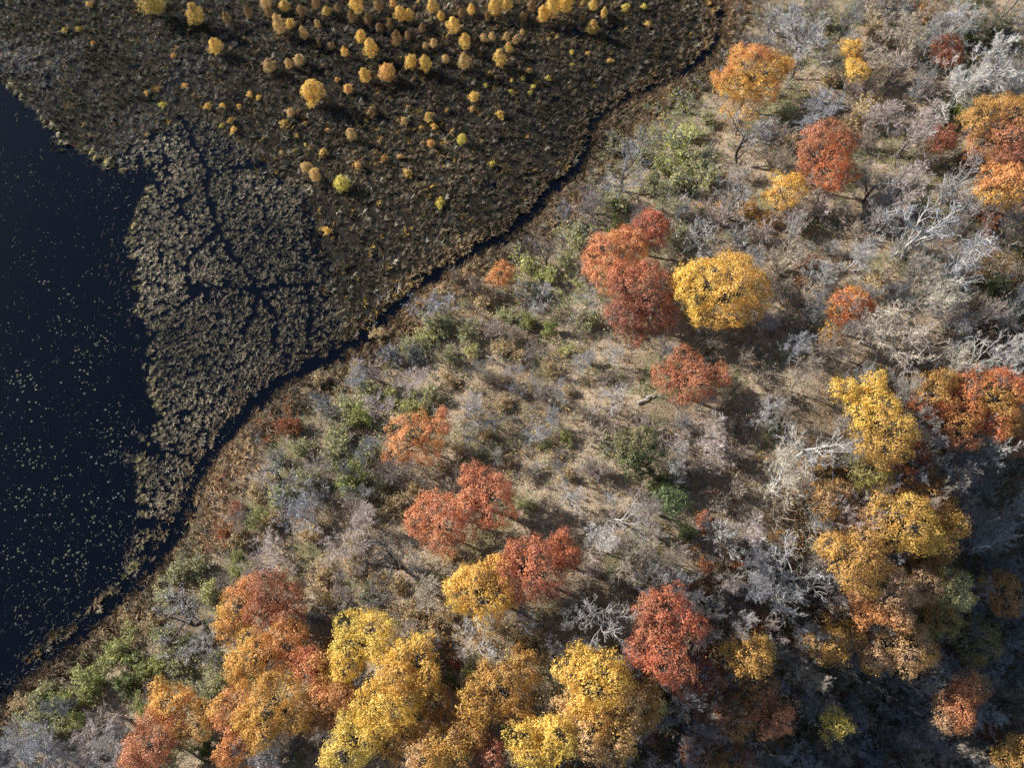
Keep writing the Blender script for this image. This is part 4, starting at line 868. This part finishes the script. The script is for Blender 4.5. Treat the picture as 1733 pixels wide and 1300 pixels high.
MARSH_TREES = [ # px, py, r, shape, colour
 (258,5,24,'round',srgb(176,150,56)),(331,25,17,'tall',BG*.85),(383,30,9,'tall',BD),(363,76,13,'tall',BG),(472,42,15,'tall',BT),(490,37,10,'tall',BG),(509,15,12,'tall',BD),(514,58,10,'tall',BT),(537,40,7,'tall',BT),(552,15,9,'tall',BG),(487,104,11,'tall',BT),(505,97,12,'tall',BT),(455,108,13,'tall',BT*.9),(530,162,21,'round',BG),(571,135,6,'tuft',BO),(423,160,6,'tuft',BG),(438,164,6,'tuft',BG),(480,207,8,'tuft',BG),(395,219,8,'tuft',BG),(375,212,5,'tuft',BY),(390,204,6,'tuft',BG),(405,181,6,'tuft',BG),(378,179,6,'tuft',BG),(351,179,7,'tuft',BG),(276,177,7,'tuft',BY),(266,150,5,'tuft',BG),(492,191,9,'round',BT),(517,209,5,'tuft',BT),(555,219,5,'tuft',BO),(547,256,9,'tuft',BG),(499,254,6,'tuft',BY),(477,258,5,'tuft',BT),(517,281,11,'round',BT),(534,296,12,'round',BT),(578,310,15,'round',BY),(554,390,9,'tuft',BG),(503,229,5,'tuft',BG),(517,244,4,'tuft',BY),(313,145,6,'tuft',BO),(294,95,5,'tuft',BO),(298,80,5,'tuft',BO),(135,50,6,'tuft',BG*.8),(110,50,6,'tuft',BG*.8),(152,8,7,'tuft',BG),(157,72,5,'tuft',BO),(248,157,5,'tuft',BG),
 (605,8,16,'tall',BG),(677,22,12,'tall',BG),(692,23,12,'tall',BG),(665,3,8,'tall',BO),(731,10,11,'tall',BG*.9),(746,25,9,'tall',BG),(767,40,13,'tall',BG),(798,15,9,'tall',BG),(838,12,14,'tall',BG),(858,5,13,'tall',BG*.9),(935,15,18,'tall',BG),(958,6,16,'tall',BG),(918,27,12,'tall',BG),(1005,5,11,'tall',BG),(1022,22,8,'tall',BG),(1059,13,9,'tuft',BY),(1090,12,6,'tuft',BY),(1003,45,13,'tall',BG*.85),(1097,40,7,'tuft',BG),(623,32,9,'tall',BD),(610,58,12,'tall',BG),(642,43,9,'tall',BD),(660,43,8,'tall',BD),(672,67,11,'tall',BD),(690,60,7,'tall',BD),(627,84,13,'tall',BG),(583,87,9,'tall',BG),(695,104,14,'round',BG),(720,110,14,'tall',BG*.9),(655,122,18,'round',BO),(617,127,12,'tall',BG),(588,147,10,'tall',BO),(734,72,8,'tall',BT),(720,75,7,'tall',BT),(787,72,12,'tall',BG),(818,63,8,'tall',BT),(833,60,8,'tall',BT),(874,63,10,'tall',BT),(858,62,7,'tall',BT),(884,53,6,'tall',BT),(861,80,9,'tall',BG*.85),(754,97,9,'tall',BT),(786,107,12,'tall',BT*.9),(846,98,14,'tall',BG),(802,162,11,'round',BG),(799,184,6,'tuft',BO),(846,194,9,'tuft',BG),(757,186,5,'tuft',BO),(684,206,8,'tuft',BT),(725,197,11,'tuft',BG*.8),(735,214,7,'tuft',BG),(714,216,5,'tuft',BG),(593,224,13,'tall',BT),(630,187,11,'tuft',BD),(782,236,11,'round',BY),(729,243,8,'round',BO),(643,239,5,'tuft',BT),(637,259,6,'tuft',BD),(650,268,8,'tuft',BO),(677,264,6,'tuft',BO),(605,279,9,'tuft',BO),(689,291,9,'tuft',BG),(833,278,7,'tuft',BY),(744,345,8,'tuft',BY),(746,335,5,'tuft',BY),(968,89,5,'tuft',BY),(995,89,5,'tuft',BG),(1032,102,6,'tuft',BG),(968,109,5,'tuft',BY),(928,132,6,'tuft',BY*.8),(895,120,6,'tuft',BG*.8),(885,132,5,'tuft',BY),(866,136,4,'tuft',BG),(823,144,5,'tuft',BY),(865,154,5,'tuft',BY),(898,156,5,'tuft',BY),(903,146,5,'tuft',BY),(816,238,4,'tuft',BT),
 (420,22,9,'tall',BD*.8),(560,75,8,'tall',BD),(595,30,8,'tall',BD),(640,8,10,'tall',BD),(715,45,8,'tall',BD),(780,20,8,'tall',BD),(900,8,9,'tall',BD),(885,30,8,'tall',BD),(985,30,8,'tall',BD),(455,20,9,'tall',BD),(535,5,9,'tall',BD),(570,10,8,'tall',BD),(480,5,11,'tall',BG*.9),(450,5,10,'tall',BT),(825,28,8,'tall',BD),(540,75,6,'tall',BD),(548,110,5,'tuft',BD),(700,135,5,'tuft',BD),(640,150,5,'tuft',BD),(660,165,4,'tuft',BD),(690,180,4,'tuft',BG),(840,130,5,'tuft',BD),(620,205,4,'tuft',BG)]
def build_birches():
    rng = np.random.default_rng(21)
    W_ = {'tall':('tall','golden'),'round':('round','golden'),'tuft':('small','golden')}
    for px, py, r, shape, c in MARSH_TREES:
        tr, cr, hh = BIRCH[shape][rng.integers(4)]; sc = r/11.0
        hm = hh*sc*.55; x, y, z = [float(v) for v in place(px, py, hm)]
        s = r/pxm(x,y,z+hm)*(.92 if shape!='tall' else .85)
        x, y, z = [float(v) for v in place(px, py, hh*s*.55)]
        root = ob('birch_tree' if shape!='tuft' else 'birch_sapling', None, None, None, (x,y,z), rng.uniform(0,6.28), (s*rng.uniform(.78,1.1),s*rng.uniform(.78,1.1),s*rng.uniform(.75,1.35))); root.empty_display_size=.2
        ob('trunk', tr, root, DARK*1.5); ob('crown', cr, root, lit(c)*rng.uniform(.95,1.15))
        hue = 'yellow' if c[1]/c[0] > .7 else ('dim brown' if c[0] < .38 else ('tan' if c[2]/c[0]>.14 else 'golden'))
        words = {'tall':f'{hue} narrow marsh birch','round':f'{hue} round marsh birch','tuft':f'tiny {hue} marsh birch'}[shape]
        tag(root, None, 'tree', 'birches on the marsh')
        if (px,py)==(530,162): root['label']='largest round golden birch standing alone on the marsh'; LANDMARKS.append(('largest round birch',px,py))
        elif (px,py)==(331,25): root['label']='tall golden birch at the top left of the marsh trees'; LANDMARKS.append(('tall top left birch',px,py))
        elif (px,py)==(655,122): root['label']='round orange gold birch in the middle of the upper marsh'; LANDMARKS.append(('round orange gold birch',px,py))
        elif (px,py)==(578,310): root['label']='round yellow birch low on the marsh'; LANDMARKS.append(('round yellow birch',px,py))
        elif (px,py)==(782,236): root['label']='lone round yellow birch right of centre on the marsh'; LANDMARKS.append(('lone yellow birch',px,py))
        elif (px,py)==(767,40): root['label']='tallest spindle shaped golden birch near the top edge'; LANDMARKS.append(('spindle shaped birch',px,py))
        elif (px,py)==(935,15): root['label']='broad golden birch in the clump at the top right of the marsh'; LANDMARKS.append(('broad birch clump',px,py))
        elif (px,py)==(846,98): root['label']='golden birch at the right end of the middle marsh row'; LANDMARKS.append(('row birch',px,py))
        elif (px,py)==(363,76): root['label']='lone golden birch on the upper left marsh'; LANDMARKS.append(('lone left birch',px,py))
        elif (px,py)==(395,219): root['label']='small golden birch tuft in the cluster above the channels'; LANDMARKS.append(('birch tuft cluster',px,py))
        else: AUTO.append((root, words, px, py))
build_birches()

# ------------------------------------------------------------------ lily pads, standing reeds in the water
def build_lake_plants():
    rng = np.random.default_rng(31)
    cl = [(23,643,8,9),(50,652,10,14),(147,639,14,16),(137,599,7,6),(114,502,9,8),(72,478,5,4),(97,542,9,8),(169,579,10,12),(201,699,12,10),(181,766,12,14),(181,730,7,6),(214,730,10,8),(60,770,14,16),(17,753,10,8),(27,843,14,18),(80,837,16,12),(161,853,16,18),(200,860,14,10),(110,878,14,12),(110,949,18,24),(84,979,14,12),(20,935,14,14),(150,952,16,16),(184,908,14,12),(37,1039,12,10),(60,890,20,10),(45,690,14,8),(100,700,30,8),(100,780,30,10),(30,560,25,6),(130,820,25,12),(60,300,40,8),(50,400,40,8),(150,890,30,14),(60,1000,30,12)]
    P=[]
    for a,b,s,k in cl: P += [(a+rng.normal()*s*1.25, b+rng.normal()*s*1.1) for _ in range(k+2)]
    for _ in range(300): P.append((rng.uniform(0,240), rng.uniform(280,1080)))
    P = np.array(P); x,y = at(P[:,0],P[:,1],0.0); k = inside(x,y,LAKE)&(seg_dist(x,y,LAKE)>.6)&(P[:,0]>-5); x,y=x[k],y[k]
    n=len(x); r = rng.uniform(.05,.135,n)*np.where(np.arange(n)<380,1.1,.55)
    ex = rng.uniform(0,250,1100); ey = rng.uniform(250,1120,1100); ax,ay = at(ex,ey,0.0); kk = inside(ax,ay,LAKE)&(seg_dist(ax,ay,LAKE)>.4)&(fbm(ax*.2,ay*.2,95)>.44); x = np.concatenate([x,ax[kk]]); y = np.concatenate([y,ay[kk]]); r = np.concatenate([r, rng.uniform(.02,.05,kk.sum())])
    def pad(rr):
        a = np.linspace(.28,2*pi-.28,9); V = np.concatenate([[[0,0,0]], np.stack([np.cos(a),np.sin(a),0.02*np.cos(3*a)],1)]); T = np.stack([np.zeros(8,int),np.arange(1,9),np.arange(2,10)],1)
        g=Geo(); g.add(V,T=T,tc=np.ones(3)); return g
    base = pad(1); me = base.mesh('lily_pad',[M_LEAF]); order = np.argsort(-r)
    pal = [srgb(128,138,104),srgb(112,128,84),srgb(150,150,112),srgb(140,140,128)]
    for i in order[:300]:
        o = ob('lily_pad', me, None, pal[rng.integers(4)]*rng.uniform(.12,.5), (x[i],y[i],.012), rng.uniform(0,6.28), (r[i],r[i]*rng.uniform(.75,1),r[i]))
        tag(o,'small pale green lily pad floating on the dark lake','lily pad','lily pads on the lake')
    i = order[300:]; g=Geo(); scatter_copies(g, base, np.stack([x[i],y[i],0*x[i]+.010],1), rng.uniform(0,6.28,len(i)), r[i], np.array(pal)[rng.integers(4,size=len(i))]*rng.uniform(.2,.6,(len(i),1)))
    tag(ob('tiny_lily_pads', g.mesh('tiny_lily_pads',[M_LEAF]), color=np.ones(3)),'tiny specks of lily pads floating on the dark lake','lily pads',kind='stuff')
    # thin bent rushes standing in or lying on the water
    m=4600; a=rng.uniform(0,430,m); b=rng.uniform(140,1170,m); x,y=at(a,b,0.); u=shore_u(x,y); lake=inside(x,y,LAKE); dl=seg_dist(x,y,LAKE); dc=seg_dist(x,y,CREEK)
    f=fbm(x*.16,y*.16,51); dens=lake*(np.exp(-dl/4.0)*.9+.10)*ss(.40,.58,f)*1.2 + (lake&(b>1000))*.9*np.exp(-dc/6) + ((dc<2.0)&(a<440)&(b>690)&(u<2))*.6
    k=rng.uniform(size=m)<dens; x,y,b=x[k],y[k],b[k]; n=len(x)
    az=np.where(b>1000, .75, rng.choice([-.6,.9,1.8],size=n))+rng.normal(size=n)*.45; L=rng.uniform(.25,.8,n); h=np.stack([np.cos(az),np.sin(az),0*az],1); up=np.array([0,0,1.])
    p0=np.stack([x,y,0*x-.02],1); el=rng.uniform(.15,.9,n)[:,None]; p1=p0+(h*np.cos(el)+up*np.sin(el))*(L*.6)[:,None]; p2=p1+(h*np.cos(el*.5)+up*np.sin(el*.3))*(L*.5)[:,None]
    s=np.cross(h,up)*rng.uniform(.008,.02,(n,1)); V=np.stack([p0-s,p0+s,p1+s,p1-s,p2],1).reshape(-1,3); q=np.arange(n)*5
    c=srgb(168,160,142)*rng.uniform(.12,.5,(n,1)); g=Geo(); g.add(V,T=np.stack([q+3,q+2,q+4],1),tc=c,Q=np.stack([q,q+1,q+2,q+3],1),qc=c)
    tag(ob('water_rushes', g.mesh('water_rushes',[M_REED]), color=np.ones(3)),'thin pale bent rushes standing in the lake shallows','rushes',kind='stuff')
build_lake_plants()

# ------------------------------------------------------------------ fallen logs
def log(x0,y0,x1,y1,r,c,label):
    rng=np.random.default_rng(int(x0+y0)); a=[float(v) for v in place(x0,y0,.2)]; b=[float(v) for v in place(x1,y1,.2)]
    A=np.array(a)+[0,0,r+.08]; B=np.array(b)+[0,0,r+.12]; n=7
    P=A+(B-A)*np.linspace(0,1,n)[:,None]; P[1:-1]+=rng.normal(size=(n-2,3))*np.array([.12,.12,.03]); O=P[0].copy(); P=P-O
    g=Geo(); tubes(g,P[None],taper([r],n,.45),7,np.ones(3)); br,_=spawn(rng,P[None],np.array([np.linalg.norm(B-A)]),5,.4,.95,(.5,1.1),(.15,.35),4,.15,.05)
    tr=ob('fallen_log',None,loc=O); tr.empty_display_size=.2
    ob('trunk',g.mesh('trunk',[M_BARK],True),tr,c)
    for i in range(5):
        h=Geo(); tubes(h,br[i:i+1],taper([r*.35],4,.3),4,np.ones(3)); ob('branch',h.mesh('branch',[M_BARK]),tr,c)
    tag(tr,label,'log')
log(1078,683,1108,668,.16,PALE,'short pale log lying beside the loose red oak')
log(1578,36,1650,8,.24,PALE,'long pale fallen trunk at the top right')
log(808,598,850,618,.17,DARK*1.8,'dark rotten log at the top of the open slope')
log(788,702,806,716,.2,DARK,'short dark stump log in the middle left of the slope')
log(520,1016,580,1042,.17,DARK*1.3,'dark fallen log right of the dull rust oak')
log(1290,705,1338,668,.15,GREY,'grey log in the shade left of the white limbed tree')
log(1100,735,1150,760,.13,GREY,'grey thin log near the pinkish tan shrubs')
log(590,975,660,945,.13,DARK,'dark bent log in the grass left of the red oaks')

auto_labels()
